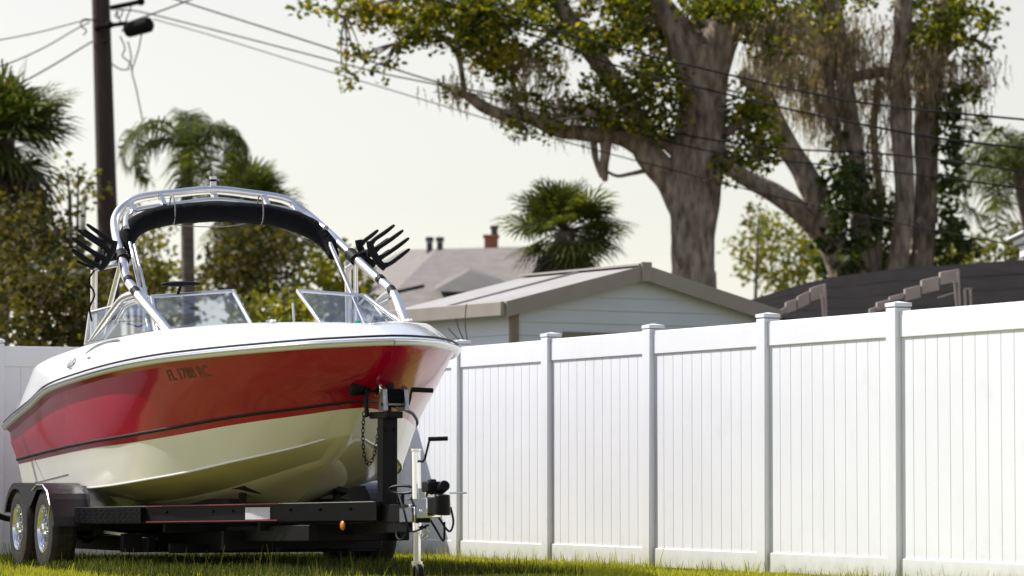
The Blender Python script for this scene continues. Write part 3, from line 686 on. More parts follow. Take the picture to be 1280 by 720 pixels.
def wheel(u, s):
    out = s * 1.385 if s > 0 else -1.40; c = B(u, out, .315); ax = B(0, s, 0)
    w_ = .20; prof = [(.185, -w_), (.24, -w_ - .005), (.295, -w_ + .005), (.316, -w_ + .03), (.32, -w_ + .05), (.32, -.05), (.316, -.03), (.295, -.006), (.24, .003), (.19, -.004), (.183, -.02), (.183, -w_)]
    m = MB(); m.lathe(prof, c, ax, 40)
    for k in range(40):   # tread blocks
        a = 2 * PI * k / 40; uu = Vector((math.cos(a), 0, math.sin(a)))
        for off in (-.06, -.10, -.14):
            m.box(c + uu * .320 + ax * off, (.034, .032, .012), Matrix.Rotation(-a + PI / 2, 3, 'Y'))
    t = m.build('wheel', M['tyre'], trl, smooth=35)
    m = MB(); m.lathe([(.186, -.015), (.186, -.002), (.176, .0), (.165, -.02), (.16, -.06), (.13, -.065)], c, ax, 36)
    for k in range(8):
        a = 2 * PI * k / 8; uu = Vector((math.cos(a), 0, math.sin(a))); m.beam(c + uu * .05 - ax * .03, c + uu * .165 - ax * .022, .03, .02, up=ax)
    m.lathe([(0.0, .012), (.03, .012), (.045, 0), (.05, -.04), (.075, -.05)], c, ax, 20)
    m.build('rim', M['chrome'], t, smooth=35)
    m = MB(); m.lathe([(0, -.07), (.17, -.07)], c, ax, 24); m.build('brake_drum', M['frame'], t)
for u in (0, -.84):
    for s in (1, -1): wheel(u, s)
m = MB()
for u in (0, -.84): m.cyl(B(u, -1.15, .30), B(u, 1.15, .30), .035, 12)
m.build('axle', M['frame'], trl)
for s in (1, -1):
    m = MB(); m.beam(B(-1.7, s * .55, .50), B(1.9, s * .42, .53), .09, .05); m.build('bunk', M['carpet'], trl, bevel=.01)
    for u in (-1.5, -.2, 1.4): m = MB(); m.beam(B(u, s * .5, .36), B(u, s * .5, .49), .05, .05, up=(1, 0, 0)); m.build('bunk_bracket', M['frame'], trl)
# forward bow bunks
for s in (1, -1):
    m = MB(); m.beam(B(1.35, s * .50, .60), B(2.05, s * .32, .63), .16, .04, up=(0, .3, 1)); m.beam(B(1.9, s * .36, .40), B(1.9, s * .36, .60), .05, .05, up=(1, 0, 0)); m.build('bow_bunk', M['carpet'], trl, bevel=.01)
# winch post
m = MB(); m.beam(B(4.09, .0, .40), B(4.09, 0, 1.115), .105, .12, up=(1, 0, 0)); m.beam(B(3.88, 0.0, 1.13), B(4.24, 0, 1.13), .12, .045)
m.beam(B(3.9, 0.08, 1.12), B(3.86, .085, 1.36), .02, .05, up=(1, 0, 0)); m.beam(B(3.9, -.08, 1.12), B(3.86, -.085, 1.36), .02, .05, up=(1, 0, 0))
post = m.build('winch_post', M['frame'], trl, bevel=.006)
m = MB(); m.cyl(B(3.86, -.11, 1.33), B(3.86, .11, 1.33), .022, 12)
m.lathe([(0, -.15), (.05, -.15), (.062, -.13), (.06, -.07), (.035, -.03), (.035, .03), (.06, .07), (.062, .13), (.05, .15), (0, .15)], B(3.83, .03, 1.325), B(0, 1, 0), 20)
m.build('bow_roller', M['rubber'], post, smooth=40)
# winch
m = MB()
for s in (.055, -.075):
    pr = [(-.08, 0), (.09, 0), (.11, .06), (.08, .17), (.02, .20), (-.04, .15), (-.08, .06)]
    vs = [B(4.16 + a * .9, s, 1.155 + b * .85) for a, b in pr] + [B(4.16 + a * .9, s + .006, 1.155 + b * .85) for a, b in pr]; k = len(pr)
    m.add(vs, [tuple(range(k)), tuple(range(2 * k - 1, k - 1, -1))] + [(i, (i + 1) % k, k + (i + 1) % k, k + i) for i in range(k)])
    so = .014 if s > 0 else -.008
    m.beam(B(4.255, s + so, 1.16), B(4.235, s + so, 1.30), .03, .006, up=(1, 0, 0)); m.beam(B(4.235, s + so, 1.30), B(4.18, s + so, 1.325), .03, .006, up=(1, 0, 0))
m.cyl(B(4.20, -.10, 1.20), B(4.20, .09, 1.20), .012, 10); m.cyl(B(4.13, -.12, 1.27), B(4.13, .07, 1.27), .012, 10); m.lathe([(0, -.105), (.05, -.105), (.05, -.09), (0, -.09)], B(4.13, 0, 1.26), B(0, -1, 0) * -1, 16)
winch = m.build('winch', mat('zinc_plate', (.42, .42, .40), .35, 1, noise_scale=20, var=.4), post, smooth=35)
m = MB(); m.cyl(B(4.16, -.065, 1.245), B(4.16, .05, 1.245), .062, 20); m.beam(B(4.14, 0, 1.29), B(3.97, 0, 1.245), .05, .004); m.build('strap_roll', M['canvas'], winch)
m = MB(); m.beam(B(4.20, -.115, 1.20), B(4.24, -.12, 1.30), .02, .008, up=(0, 1, 0)); m.cyl(B(4.24, -.12, 1.30), B(4.24, -.27, 1.295), .017, 12); m.build('winch_crank', M['rubber'], winch)
def chain(pts, r=.012, parent=trl):
    m = MB(); P = smooth_path([B(*p) for p in pts], 3); d = 0; acc = [P[0]]
    for i in range(1, len(P)): acc.append(P[i])
    tot = sum((acc[i + 1] - acc[i]).length for i in range(len(acc) - 1)); n = int(tot / .028); cur = 0; j = 0; seg = 0
    for k in range(n):
        target = k * .028
        while j < len(acc) - 2 and seg + (acc[j + 1] - acc[j]).length < target: seg += (acc[j + 1] - acc[j]).length; j += 1
        dv = (acc[j + 1] - acc[j]); c = acc[j] + dv.normalized() * (target - seg); t = dv.normalized(); o = t.orthogonal().normalized()
        if k % 2: o = t.cross(o)
        m.tube([c + t * .018 * math.cos(a) + o * .011 * math.sin(a) for a in np.linspace(0, 2 * PI, 9)], .0035, 5, cap=False)
    return m.build('safety_chain', M['chrome'] if parent is trl else M['frame'], parent)
chain([(3.86, .09, 1.14), (3.87, .10, 1.0), (3.90, .10, .86), (3.93, .08, .80), (3.96, .05, .86), (3.95, .02, 1.0), (3.93, 0, 1.1)], parent=post)
# tongue: surge brake actuator and coupler
m = MB(); m.beam(B(4.62, 0, .50), B(5.02, 0, .515), .10, .13); m.beam(B(4.5, .0, .46), B(4.8, 0, .47), .115, .10)
m.box(B(4.88, -.01, .60), (.14, .09, .08)); m.cyl(B(4.80, 0, .60), B(4.95, 0, .66), .03, 12); m.cyl(B(4.70, -.055, .52), B(4.70, .06, .52), .014, 8); m.cyl(B(4.9, -.06, .49), B(4.9, .06, .49), .014, 8)
act = m.build('brake_actuator', M['chrome'], trl, bevel=.006)
m = MB(); m.beam(B(5.0, 0, .53), B(5.16, 0, .535), .09, .10); m.cyl(B(5.17, 0, .47), B(5.18, 0, .60), .058, 16, r2=.05); m.beam(B(5.06, 0, .58), B(5.0, -.02, .68), .02, .03); m.cyl(B(5.02, -.04, .63), B(5.12, -.04, .66), .036, 12)
m.build('coupler', M['frame'], trl, bevel=.006)
m = MB(); m.cyl(B(5.18, -.05, .61), B(5.20, -.16, .612), .006, 6); m.build('coupler_pin', M['chrome'], trl)
m = MB(); m.box(B(4.98, .0, .65), (.13, .10, .07)); m.cyl(B(4.98, .0, .68), B(4.98, .0, .70), .03, 14); m.build('brake_reservoir', M['rubber'], trl, bevel=.012)
# jack
m = MB(); m.cyl(B(4.66, -.01, .35), B(4.64, -.01, .88), .031, 18); m.cyl(B(4.64, -.01, .885), B(4.64, -.01, .90), .036, 18); m.cyl(B(4.66, -.01, .42), B(4.66, -.01, .45), .037, 18); m.beam(B(4.65, -.01, .56), B(4.65, -.03, .56), .12, .16)
jack = m.build('tongue_jack', M['chrome'], trl, smooth=40)
m = MB(); m.cyl(B(4.66, -.01, .14), B(4.66, -.01, .36), .026, 16); m.cyl(B(4.66, -.01, .13), B(4.66, -.01, .16), .04, 16); m.build('jack_leg', M['chrome'], jack, smooth=40)
m = MB(); m.beam(B(4.66, .025, .04), B(4.66, .025, .14), .006, .05, up=(1, 0, 0)); m.beam(B(4.66, -.045, .04), B(4.66, -.045, .14), .006, .05, up=(1, 0, 0)); m.box(B(4.66, -.01, .135), (.06, .08, .008)); m.build('caster_fork', M['chrome'], jack)
m = MB(); m.lathe([(0, -.025), (.06, -.025), (.072, -.015), (.072, .015), (.06, .025), (0, .025)], B(4.68, -.01, .072), B(0, 1, 0), 24); m.build('caster_wheel', M['rubber'], jack, smooth=40)
m = MB(); m.tube([B(4.64, -.01, .82), B(4.72, -.03, .815), B(4.73, -.04, .83), B(4.76, -.06, .95), B(4.77, -.065, .955)], .008, 8); jc = m.build('jack_crank', M['frame'], jack)
m = MB(); m.cyl(B(4.77, -.05, .962), B(4.80, -.175, .966), .015, 12); m.build('handle', M['rubber'], jc)
# cables
m = MB()
for k, q in enumerate([[(4.35, -.03, .50), (4.5, -.07, .62), (4.62, -.06, .60), (4.6, -.04, .42), (4.72, -.05, .38)], [(4.45, .04, .52), (4.55, .08, .60), (4.68, .09, .5), (4.75, .06, .36), (4.85, -.02, .40)],
        [(4.75, -.06, .56), (4.85, -.1, .44), (4.98, -.12, .36), (5.06, -.12, .42), (5.06, -.1, .52)], [(4.7, -.05, .50), (4.8, -.1, .36), (4.93, -.1, .30), (5.0, -.08, .42)], [(4.4, .02, .40), (4.42, .05, .33), (4.5, .04, .30), (4.6, .0, .40)]]):
    m.tube(smooth_path([B(*p) for p in q], 6), .0075, 6)
m.build('brake_cable', M['rubber'], trl, smooth=50)
m = MB(); lp = [B(4.52 + .085 * math.cos(a), .045 - .06 * math.cos(a), .63 + .026 * math.sin(a)) for a in np.linspace(0, 2 * PI, 25)]; m.tube(lp, .009, 8); m.cyl(B(4.52, .04, .53), B(4.52, .04, .61), .012, 8); m.build('cable_hanger', M['frame'], trl)
chain([(4.45, -.06, .47), (4.5, -.08, .36), (4.62, -.08, .31), (4.75, -.06, .37), (4.8, -.05, .45)])
# guide posts at the stern
for s in (1, -1):
    m = MB(); m.tube(smooth_path([B(-1.72, s * .8, .36), B(-1.72, s * 1.15, .36), B(-1.72, s * 1.34, .40), B(-1.72, s * 1.40, .50), B(-1.72, s * 1.405, .68)], 5), .025, 12)
    g = m.build('guide_bracket', M['frame'], trl, smooth=50)
    m = MB(); m.cyl(B(-1.72, s * 1.405, .60), B(-1.72, s * 1.405, 1.72), .028, 16); m.cyl(B(-1.72, s * 1.405, 1.72), B(-1.72, s * 1.405, 1.745), .031, 16)
    m.build('guide_post', mat('beige_pvc', (.55, .52, .46), .5), g)
m = MB(); m.beam(B(.35, 1.02, .30), B(1.0, .75, .25), .02, .02); m.build('brake_line', M['alu'], trl)
# leaf springs
for s in (1, -1):
    m = MB()
    for c in (0, -.84): m.tube(smooth_path([B(c + .34, s * 1.05, .27), B(c, s * 1.05, .22), B(c - .34, s * 1.05, .27)], 4), .022, 6)
    m.build('leaf_spring', M['frame'], trl)

# tall weeds by the trailer
def gp(x, Y): return ((x - 640) / F * Y)
for (x, Y, n, h, lb) in [(308, 26.5, 26, .20, 'tuft of tall thin weeds beneath the middle of the trailer frame'), (398, 25.6, 30, .26, 'tall seeded weed tuft standing below the orange trailer light'),
                     (120, 26.8, 22, .16, 'low leafy weeds just right of the front left wheel'), (356, 26.0, 24, .18, 'short weeds under the pale sticker on the trailer'), (452, 25.2, 20, .18, 'sparse weeds near the foot of the winch post'), (230, 26.2, 20, .13, 'small weed tuft in the shade under the boat keel')]:
    weed_tuft(gp(x, Y), Y, n, h, lb)

# ================================================================ SHED
g_ = Vector((math.cos(R(31.2)), math.sin(R(31.2)), 0)); l_ = Vector((-math.sin(R(31.2)), math.cos(R(31.2)), 0))
E0 = Vector((-.065, 36, 0)); WID = 3.38; LEN = 3.3; ZE = 2.48; ZA = 2.9
shed = empty('garden_shed', E0, 'small gabled shed with pale siding and tan roof behind the white fence', 'shed', mtx=Matrix((g_, l_, Vector((0, 0, 1)))).transposed())
LEN = 2.4
def roof_part():
    m = MB(); t = .05
    for (xa, za, xb, zb) in ((0, ZE, WID / 2, ZA), (WID, ZE, WID / 2, ZA)):
        m.add([(xa, 0, za), (xb, 0, zb), (xb, LEN, zb), (xa, LEN, za), (xa, 0, za - t), (xb, 0, zb - t), (xb, LEN, zb - t), (xa, LEN, za - t)], [(0, 1, 2, 3), (4, 7, 6, 5), (0, 4, 5, 1), (2, 6, 7, 3), (0, 3, 7, 4), (1, 5, 6, 2)])
    r = m.build('roof', M['metalroof'], shed, smooth=0)
    m = MB()   # raised seams
    for k in range(1, 2):
        yy = k * LEN / 2
        for sx in (1, -1):
            m.beam((WID / 2 - sx * (WID / 2 - .02), yy, ZE + .012), (WID / 2 - sx * .02, yy, ZA + .008), .02, .02)
    m.beam((WID / 2, -.01, ZA + .015), (WID / 2, LEN, ZA + .015), .16, .02)
    m.build('roof_seam', M['metalroof'], r)
    m = MB()
    for (xa, xb) in ((0, WID / 2), (WID, WID / 2)):
        m.add([(xa, -.025, ZE + .01), (xb, -.025, ZA + .01), (xb, -.025, ZA - .15), (xa, -.025, ZE - .15), (xa, 0, ZE + .01), (xb, 0, ZA + .01), (xb, 0, ZA - .15), (xa, 0, ZE - .15)], [(0, 1, 2, 3), (4, 7, 6, 5), (0, 4, 5, 1), (2, 6, 7, 3), (0, 3, 7, 4), (1, 5, 6, 2)])
    m.box((WID / 2, -.03, ZA - .06), (.12, .03, .2))
    m.build('gable_board', M['trim'], shed, smooth=0)
    for gx in (-.03, WID + .03):
        m = MB(); m.box((gx, LEN / 2, ZE - .065), (.05, LEN, .15)); m.build('gutter', M['trim'], shed, bevel=.01)
roof_part()
m = MB(); x0, x1, y0, y1 = .14, WID - .14, .12, LEN - .12; ns = 17
# lapped siding courses on the gable wall and side walls
def zroof(x): return ZE - .06 + (ZA - ZE) * (1 - abs(x - WID / 2) / (WID / 2))
for i in range(22):
    za = i * .135; zb = za + .135
    xa, xb = x0, x1
    if za > ZE - .06:
        kk = (za - ZE + .06) / (ZA - ZE); xa = WID / 2 * kk; xb = WID - xa
        if xb - xa < .1: break
    if zb > ZE - .06:
        kk = min(1, (zb - ZE + .06) / (ZA - ZE)); xa2 = max(WID / 2 * kk, xa); xb2 = WID - xa2
    else: xa2, xb2 = xa, xb
    m.add([(xa, y0 - .018, za), (xb, y0 - .018, za), (xb2, y0 - .002, zb), (xa2, y0 - .002, zb)], [(0, 1, 2, 3)])
    m.add([(xa, y0 - .018, za), (xb, y0 - .018, za), (xb, y0, za), (xa, y0, za)], [(0, 1, 2, 3)])
    if zb < ZE:
        for X_, sg in ((x0, -1), (x1, 1)):
            m.add([(X_ + sg * .018, y0, za), (X_ + sg * .018, y1, za), (X_ + sg * .002, y1, zb), (X_ + sg * .002, y0, zb)], [(0, 1, 2, 3)])
            m.add([(X_ + sg * .018, y0, za), (X_ + sg * .018, y1, za), (X_, y1, za), (X_, y0, za)], [(0, 1, 2, 3)])
m.add([(x0, y1, 0), (x1, y1, 0), (x1, y1, ZE), (x0, y1, ZE)], [(0, 1, 2, 3)])
m.build('wall', M['siding'], shed, smooth=0)
m = MB()
for X_ in (x0, x1): m.box((X_ + (.02 if X_ == x0 else -.02), y0 - .02, 1.2), (.09, .05, 2.4))
m.build('corner_trim', M['browntrim'], shed)
m = MB(); m.box((1.12, y0 - .02, 1.85), (.74, .03, .70)); wn = m.build('window', M['browntrim'], shed, bevel=.004)
m = MB(); m.box((1.12, y0 - .04, 1.82), (.62, .012, .56)); m.build('pane', M['darkglass'], wn)

# ================================================================ HOUSE at the left behind
H0 = Vector((-4.2, 60, 0))
house = empty('house', H0, 'house with grey brown shingle roof far behind the boat and shed', 'house')
def P60(x, y, Y=60): return at(x, y, Y) - H0
rA, rB = P60(545, 313, 62), P60(705, 307, 62)
eA, eB = P60(462, 395, 57), P60(760, 395, 57); wA = P60(380, 380, 66); rw = P60(505, 312, 64)
m = MB()
m.add([rA, rB, eB, eA], [(0, 1, 2, 3)]); m.add([rA, eA, wA, rw], [(0, 1, 2, 3)]); m.add([rA, rw, P60(560, 380, 72), P60(760, 380, 72), rB], [(0, 1, 2, 3, 4)])
sol = m.build('roof', M['shingle'], house, smooth=0, weld=.001)
m = MB(); ca = P60(585, 339, 57.5); cb = P60(540, 364, 57.0); cc = P60(640, 366, 57.0); cd = P60(588, 335, 61)
m.add([ca, cb, cc], [(0, 1, 2)]); m.add([ca, cb, P60(548, 352, 60.5), cd], [(0, 1, 2, 3)]); m.add([ca, cc, P60(640, 352, 60.5), cd], [(0, 1, 2, 3)])
m.build('dormer', mat('dormer_shade_boards', (.21, .19, .17), .8, noise_scale=4, var=.2), house, smooth=0)
m = MB(); a = P60(464, 392, 57.3); b = P60(755, 392, 57.3); m.add([(a.x, a.y, 0), (b.x, b.y, 0), (b.x, b.y, b.z), (a.x, a.y, a.z), (a.x, a.y + 8, 0), (b.x, b.y + 8, 0), (b.x, b.y + 8, b.z), (a.x, a.y + 8, a.z)], [(0, 1, 2, 3), (4, 7, 6, 5), (0, 3, 7, 4), (1, 5, 6, 2)]); m.build('wall', M['siding'], house, smooth=0)
for x in (537, 550):
    c = P60(x, 305, 62.3); m = MB(); m.cyl(c - Vector((0, 0, .2)), c + Vector((0, 0, .03)), .055, 12); m.cyl(c + Vector((0, 0, .04)), c + Vector((0, 0, .12)), .075, 12); m.build('roof_vent', mat('dark_vent_metal', (.08, .08, .09), .4, .5), sol)
m = MB(); c = P60(614, 302, 62.5); m.box(c - Vector((0, 0, .15)), (.24, .3, .44)); m.box(c + Vector((0, 0, .09)), (.29, .34, .05)); ch = m.build('chimney', M['brick'], sol, bevel=.01)
m = MB(); c = P60(618, 288, 62.5); m.cyl(c - Vector((0, 0, .12)), c + Vector((0, 0, .02)), .06, 12); m.cyl(c + Vector((0, 0, .02)), c + Vector((0, 0, .08)), .08, 12); m.build('chimney_pot', mat('dark_flue', (.06, .06, .065), .5, .4), ch)
m = MB(); c = P60(515, 362, 57.2); m.beam(c - Vector((.25, 0, .04)), c + Vector((.2, 0, .06)), .1, .05); m.build('roof_ridge_vent', M['darkroof'], sol)

# ================================================================ DARK ROOFED BUILDING, right
D0 = Vector((4.0, 42, 0))
dk = empty('outbuilding', D0, 'dark roofed low outbuilding with stepped tan barge tiles behind the right part of the fence', 'building')
def Pd(x, y, Y): return at(x, y, Y) - D0
m = MB()
ridge = [Pd(928, 378, 44), Pd(985, 360, 44), Pd(1035, 347, 44), Pd(1120, 336, 44), Pd(1190, 331, 44), Pd(1300, 323, 44), Pd(1420, 318, 44)]
eave = [Pd(920, 396, 41), Pd(985, 398, 40.5), Pd(1035, 400, 40), Pd(1120, 400, 40), Pd(1190, 400, 40), Pd(1300, 398, 40), Pd(1420, 398, 40)]
for i in range(6):
    m.add([ridge[i], ridge[i + 1], eave[i + 1], eave[i]], [(0, 1, 2, 3)])
    a, b = ridge[i] + Vector((0, 4, -1)), ridge[i + 1] + Vector((0, 4, -1)); m.add([ridge[i], ridge[i + 1], b, a], [(0, 1, 2, 3)])
dr = m.build('roof', M['darkroof'], dk, smooth=0, weld=.001)
for k in range(1, 4):
    m = MB()
    for i in range(6):
        t = k / 4; a = ridge[i].lerp(eave[i], t); b = ridge[i + 1].lerp(eave[i + 1], t); m.beam(a + Vector((0, -.01, .006)), b + Vector((0, -.01, .006)), .03, .010)
    m.build('roof_batten', M['darkroof'], dr, weld=.02)
m = MB(); m.add([(eave[0].x, .3, 0), (eave[-1].x, .3, 0), (eave[-1].x, .3, eave[-1].z - .05), (eave[0].x, .3, eave[0].z - .05)], [(0, 1, 2, 3)]); m.build('wall', M['browntrim'], dk, smooth=0)
def barge(pts, parent):
    for (xa, ya, xb, yb, hh) in pts:
        a = Pd(xa, ya, 39.6); b = Pd(xb, yb, 39.6); v = [a, b, b - Vector((0, 0, hh)), a - Vector((0, 0, hh))]
        m = MB(); off = Vector((0, .12, 0)); m.add(v + [q + off for q in v], [(0, 1, 2, 3), (4, 7, 6, 5), (0, 4, 5, 1), (1, 5, 6, 2), (2, 6, 7, 3), (3, 7, 4, 0)]); m.build('barge_tile', M['tanblock'], parent, bevel=.006)
barge([(974, 388, 982, 383, .07), (982, 378, 996, 373, .13), (997, 370, 1012, 363, .15), (1013, 360, 1032, 354, .155)], dk)
barge([(1087, 386, 1095, 383, .10), (1096, 378, 1111, 374, .10), (1112, 371, 1130, 366, .06), (1131, 361, 1151, 356, .14), (1152, 350, 1174, 345, .16), (1175, 340, 1199, 336, .145)], dk)
m = MB()
for (x, y, x2, y2) in ((1031, 356, 1033, 400), (1027, 366, 1030, 400), (1198, 338, 1200, 400), (1193, 350, 1197, 400), (1206, 362, 1207, 400), (1213, 362, 1214, 400)):
    m = MB(); a = Pd(x, y, 39.5); b = Pd(x2, y2, 39.5); m.beam(a, b, .025, .02, up=(0, 1, 0)); m.build('downpipe', M['tanblock'], dk)
m = MB()
m.beam(Pd(1172, 372, 39.6), Pd(1192, 366, 39.6), .02, .05, up=(0, 1, 0)); m.build('bracket', M['tanblock'], dk); m = MB(); m.beam(Pd(1205, 361, 39.6), Pd(1215, 361, 39.6), .02, .03, up=(0, 1, 0))
m.build('bracket', M['tanblock'], dk)
# white eave of another house, far right
c = at(1290, 300, 40); wh = empty('neighbour_house', (c.x, c.y, 0), 'white boxed eave of a house poking in at the right edge', 'house')
m = MB(); m.box((0.35, .5, c.z + .085), (.95, 1.2, .035)); m.box((0.37, .5, c.z + .03), (.87, 1.1, .06)); m.box((0.42, .5, c.z - .08), (.84, 1.0, .14)); m.build('eave', M['vinyl'], wh, bevel=.008)
m = MB(); m.box((1.0, .9, c.z / 2 - .1), (1.7, 1.2, c.z - .2)); m.build('wall', M['browntrim'], wh)

# ================================================================ UTILITY POLE + WIRES
PY = 57; b0 = at(160, 607, PY); b0.z = 0; topp = at(118, -150, PY)
pole = empty('utility_pole', b0, 'tall leaning dark brown wooden utility pole behind the boat', 'pole')
m = MB(); q1 = at(134.5, 280, PY); q2 = at(126, 0, PY); d_ = (q2 - q1).normalized(); base = q1 + d_ * ((0 - q1.z) / d_.z); top_ = q1 + d_ * ((12 - q1.z) / d_.z)
m.tube([base - b0, q1 - b0, q2 - b0, top_ - b0], [.185, .165, .145, .12], 18); m.build('pole_shaft', M['polewood'], pole, smooth=50)
m = MB(); ps = at(138, 10, PY - .2) - b0; pe = at(176, 2, PY - .2) - b0; m.tube([ps, pe], .04, 8); m.sphere(pe, .07, 8)
m.tube([at(122, 34, PY - .25) - b0, at(158, 29, PY - .3) - b0], .035, 8); m.sphere(at(122, 35, PY - .25) - b0, .06, 8); m.sphere(at(137, 31, PY - .25) - b0, .07, 8)
m.sphere(at(132, 52, PY - .2) - b0, .035, 8); m.build('insulator_arm', M['wire'], pole, smooth=40)
m = MB(); a = at(158, 38, PY - .3); b = at(189, 30, PY - .5); m.tube([a, a.lerp(b, .08), a.lerp(b, .92), b], [.10, .125, .125, .09], 14)
tag(m.build('splice_case', M['wire'], origin=a, smooth=40), 'black cylindrical cable splice case hanging beside the utility pole', 'cable box')
m = MB()
for q in ([(145, 12), (150, 26), (156, 30), (152, 40)], [(165, 3), (162, 14), (158, 24), (160, 40)], [(150, 45), (156, 60), (153, 70), (162, 78), (166, 88)], [(177, 42), (173, 62), (168, 78), (165, 90), (170, 110), (178, 150)], [(120, 26), (105, 24), (101, 32), (108, 38), (104, 44)], [(140, 80), (152, 87), (163, 86)], [(160, 52), (164, 72), (160, 85)], [(148, 14), (144, 20), (150, 22), (154, 12)]):
    m.tube(smooth_path([at(x, y, PY - .4) - b0 for x, y in q], 5), .011, 5)
m.build('loose_cable', M['wire'], pole)
def wire(pts, Y0, Y1, r, label):
    x0, x1 = pts[0][0], pts[-1][0]; P = [at(x, y, Y0 + (Y1 - Y0) * (x - x0) / (x1 - x0)) for x, y in pts]
    m = MB(); m.tube(smooth_path(P, 6), r * .78, 6)
    tag(m.build('overhead_wire', M['wire'], origin=P[0], smooth=60), label, 'wire', 'overhead wires strung from the utility pole')
wire([(158, 29), (200, 14), (242, -2), (300, -26)], 56.6, 52, .016, 'thick overhead cable rising right from the splice case to the top of the picture')
wire([(-30, 133), (50, 91), (115, 52)], 50, 57, .016, 'lowest overhead wire on the left of the pole')
wire([(-30, 92), (17, 77), (60, 57), (94, 37), (112, 28)], 50, 57, .013, 'middle overhead wire left of the pole')
wire([(-30, 56), (0, 50), (50, 40), (100, 27), (118, 25)], 50, 57, .011, 'faint topmost overhead wire left of the pole')
wire([(190, -12), (222, 0), (370, 47), (470, 79), (560, 106), (680, 131), (790, 156), (905, 177), (1000, 187), (1100, 192), (1215, 205), (1330, 222)], 56, 44, .016, 'overhead wire from above the pole crossing the oak trunk to the right')
wire([(148, 12), (190, 18), (370, 64), (470, 90), (560, 109), (680, 140), (790, 165), (905, 192), (1100, 213), (1300, 238)], 56.8, 44, .014, 'overhead wire leaving the pole just above the splice case')
wire([(192, 24), (260, 43), (370, 77), (470, 107), (560, 134), (650, 161), (735, 185), (850, 215), (1000, 253), (1200, 294), (1320, 315)], 56.6, 42, .010, 'thin lowest overhead wire sloping down in front of the trees')
wire([(480, -30), (560, -2), (640, 22), (705, 42), (780, 62), (905, 92), (1030, 120), (1120, 134), (1200, 142), (1330, 154)], 50, 43, .018, 'highest overhead wire across the right hand trees')
wire([(480, -26), (530, -6), (600, 20), (700, 56), (780, 85), (905, 117), (980, 135), (1100, 160), (1190, 175), (1330, 190)], 50, 43, .018, 'second highest overhead wire across the right hand trees')

# ================================================================ VEGETATION
def leaves(clumps, size, density, origin, squash=.8, shape='leaf', droop=0, edge=.0):
    "clumps: (centre Vector, radius) -> array of leaf quads spread through each clump's volume"
    out = []
    for c, r in clumps:
        n = max(6, int(density * r ** 2.2))
        d = RNG.normal(size=(n, 3)); d /= np.linalg.norm(d, axis=1)[:, None]; rad = RNG.random(n) ** .55 * r
        P = d * rad[:, None] * np.array([1, 1, squash]) + np.array(c - origin)
        # twig-like grouping
        ax = RNG.normal(size=(n, 3)); ax[:, 2] = ax[:, 2] * .6 - droop; ax /= np.linalg.norm(ax, axis=1)[:, None]
        o = np.cross(ax, RNG.normal(size=(n, 3))); o /= np.linalg.norm(o, axis=1)[:, None]
        L = (size * RNG.uniform(.6, 1.3, n))[:, None]; W = L * .36
        nn = np.cross(ax, o) * L * .12
        out.append(np.stack([P, P + ax * L * .5 + o * W + nn, P + ax * L, P + ax * L * .5 - o * W + nn], 1))
    return np.concatenate(out)
def scatter_clumps(x, y, rx, ry, Y, dY, n, r0, r1):
    out = []
    for _ in range(n):
        a = random.uniform(0, 2 * PI); k = math.sqrt(random.random())
        Yc = Y + random.uniform(-dY, dY)
        out.append((at(x + rx * k * math.cos(a), y + ry * k * math.sin(a), Yc), random.uniform(r0, r1)))
    return out
def moss_strands(spots, origin, n=26, lmin=.25, lmax=.9, spread=.18):
    out = []
    for c in spots:
        c = np.array(c - origin)
        for _ in range(n):
            p = c + RNG.normal(size=3) * spread * np.array([1, 1, .6]); L = RNG.uniform(lmin, lmax) * (1 - .4 * RNG.random()); k = 5; w = RNG.uniform(.006, .02)
            ang = RNG.uniform(0, PI); q = np.array([math.cos(ang), math.sin(ang), 0]); sw = RNG.normal(size=2) * .05
            for i in range(k):
                a = p + np.array([sw[0] * i / k, sw[1] * i / k, -L * i / k]) + RNG.normal(size=3) * .012; b = p + np.array([sw[0] * (i + 1) / k, sw[1] * (i + 1) / k, -L * (i + 1) / k])
                wa = w * (1 - i / k * .8); wb = w * (1 - (i + 1) / k * .8)
                out.append(np.stack([a - q * wa, a + q * wa, b + q * wb, b - q * wb]))
    return np.array(out)
def limb(m, pts, Y, r, n=14, wob=.10, dY=None, k_=.84):
    wob *= .7; n = max(n * 2, 20) if n >= 12 else n
    "pts: (x, y[, Y]) photo points with radii in photo pixels"
    P = [at(p[0], p[1], (p[2] if len(p) > 2 else Y)) for p in pts]
    rad = [q / F * Y * k_ for q in r]; N = 9; sp = smooth_path(P, N); rr = []
    for i in range(len(P) - 1):
        for k in range(N): rr.append(rad[i] + (rad[i + 1] - rad[i]) * k / N)
    rr.append(rad[-1]); m.tube(sp, rr, n, wob=wob)
def twigs(m, clumps, anchors, r=.012):
    for c, rad in clumps:
        a = min(anchors, key=lambda p: (p - c).length)
        if (a - c).length < .95:
            mid = a.lerp(c, .5) + Vector((random.uniform(-.05, .05), random.uniform(-.05, .05), random.uniform(-.03, .03)))
            m.tube(smooth_path([a, mid, c], 3), [r * 1.5, r * 1.4, r * 1.2, r, r * .8, r * .6, r * .4], 5)

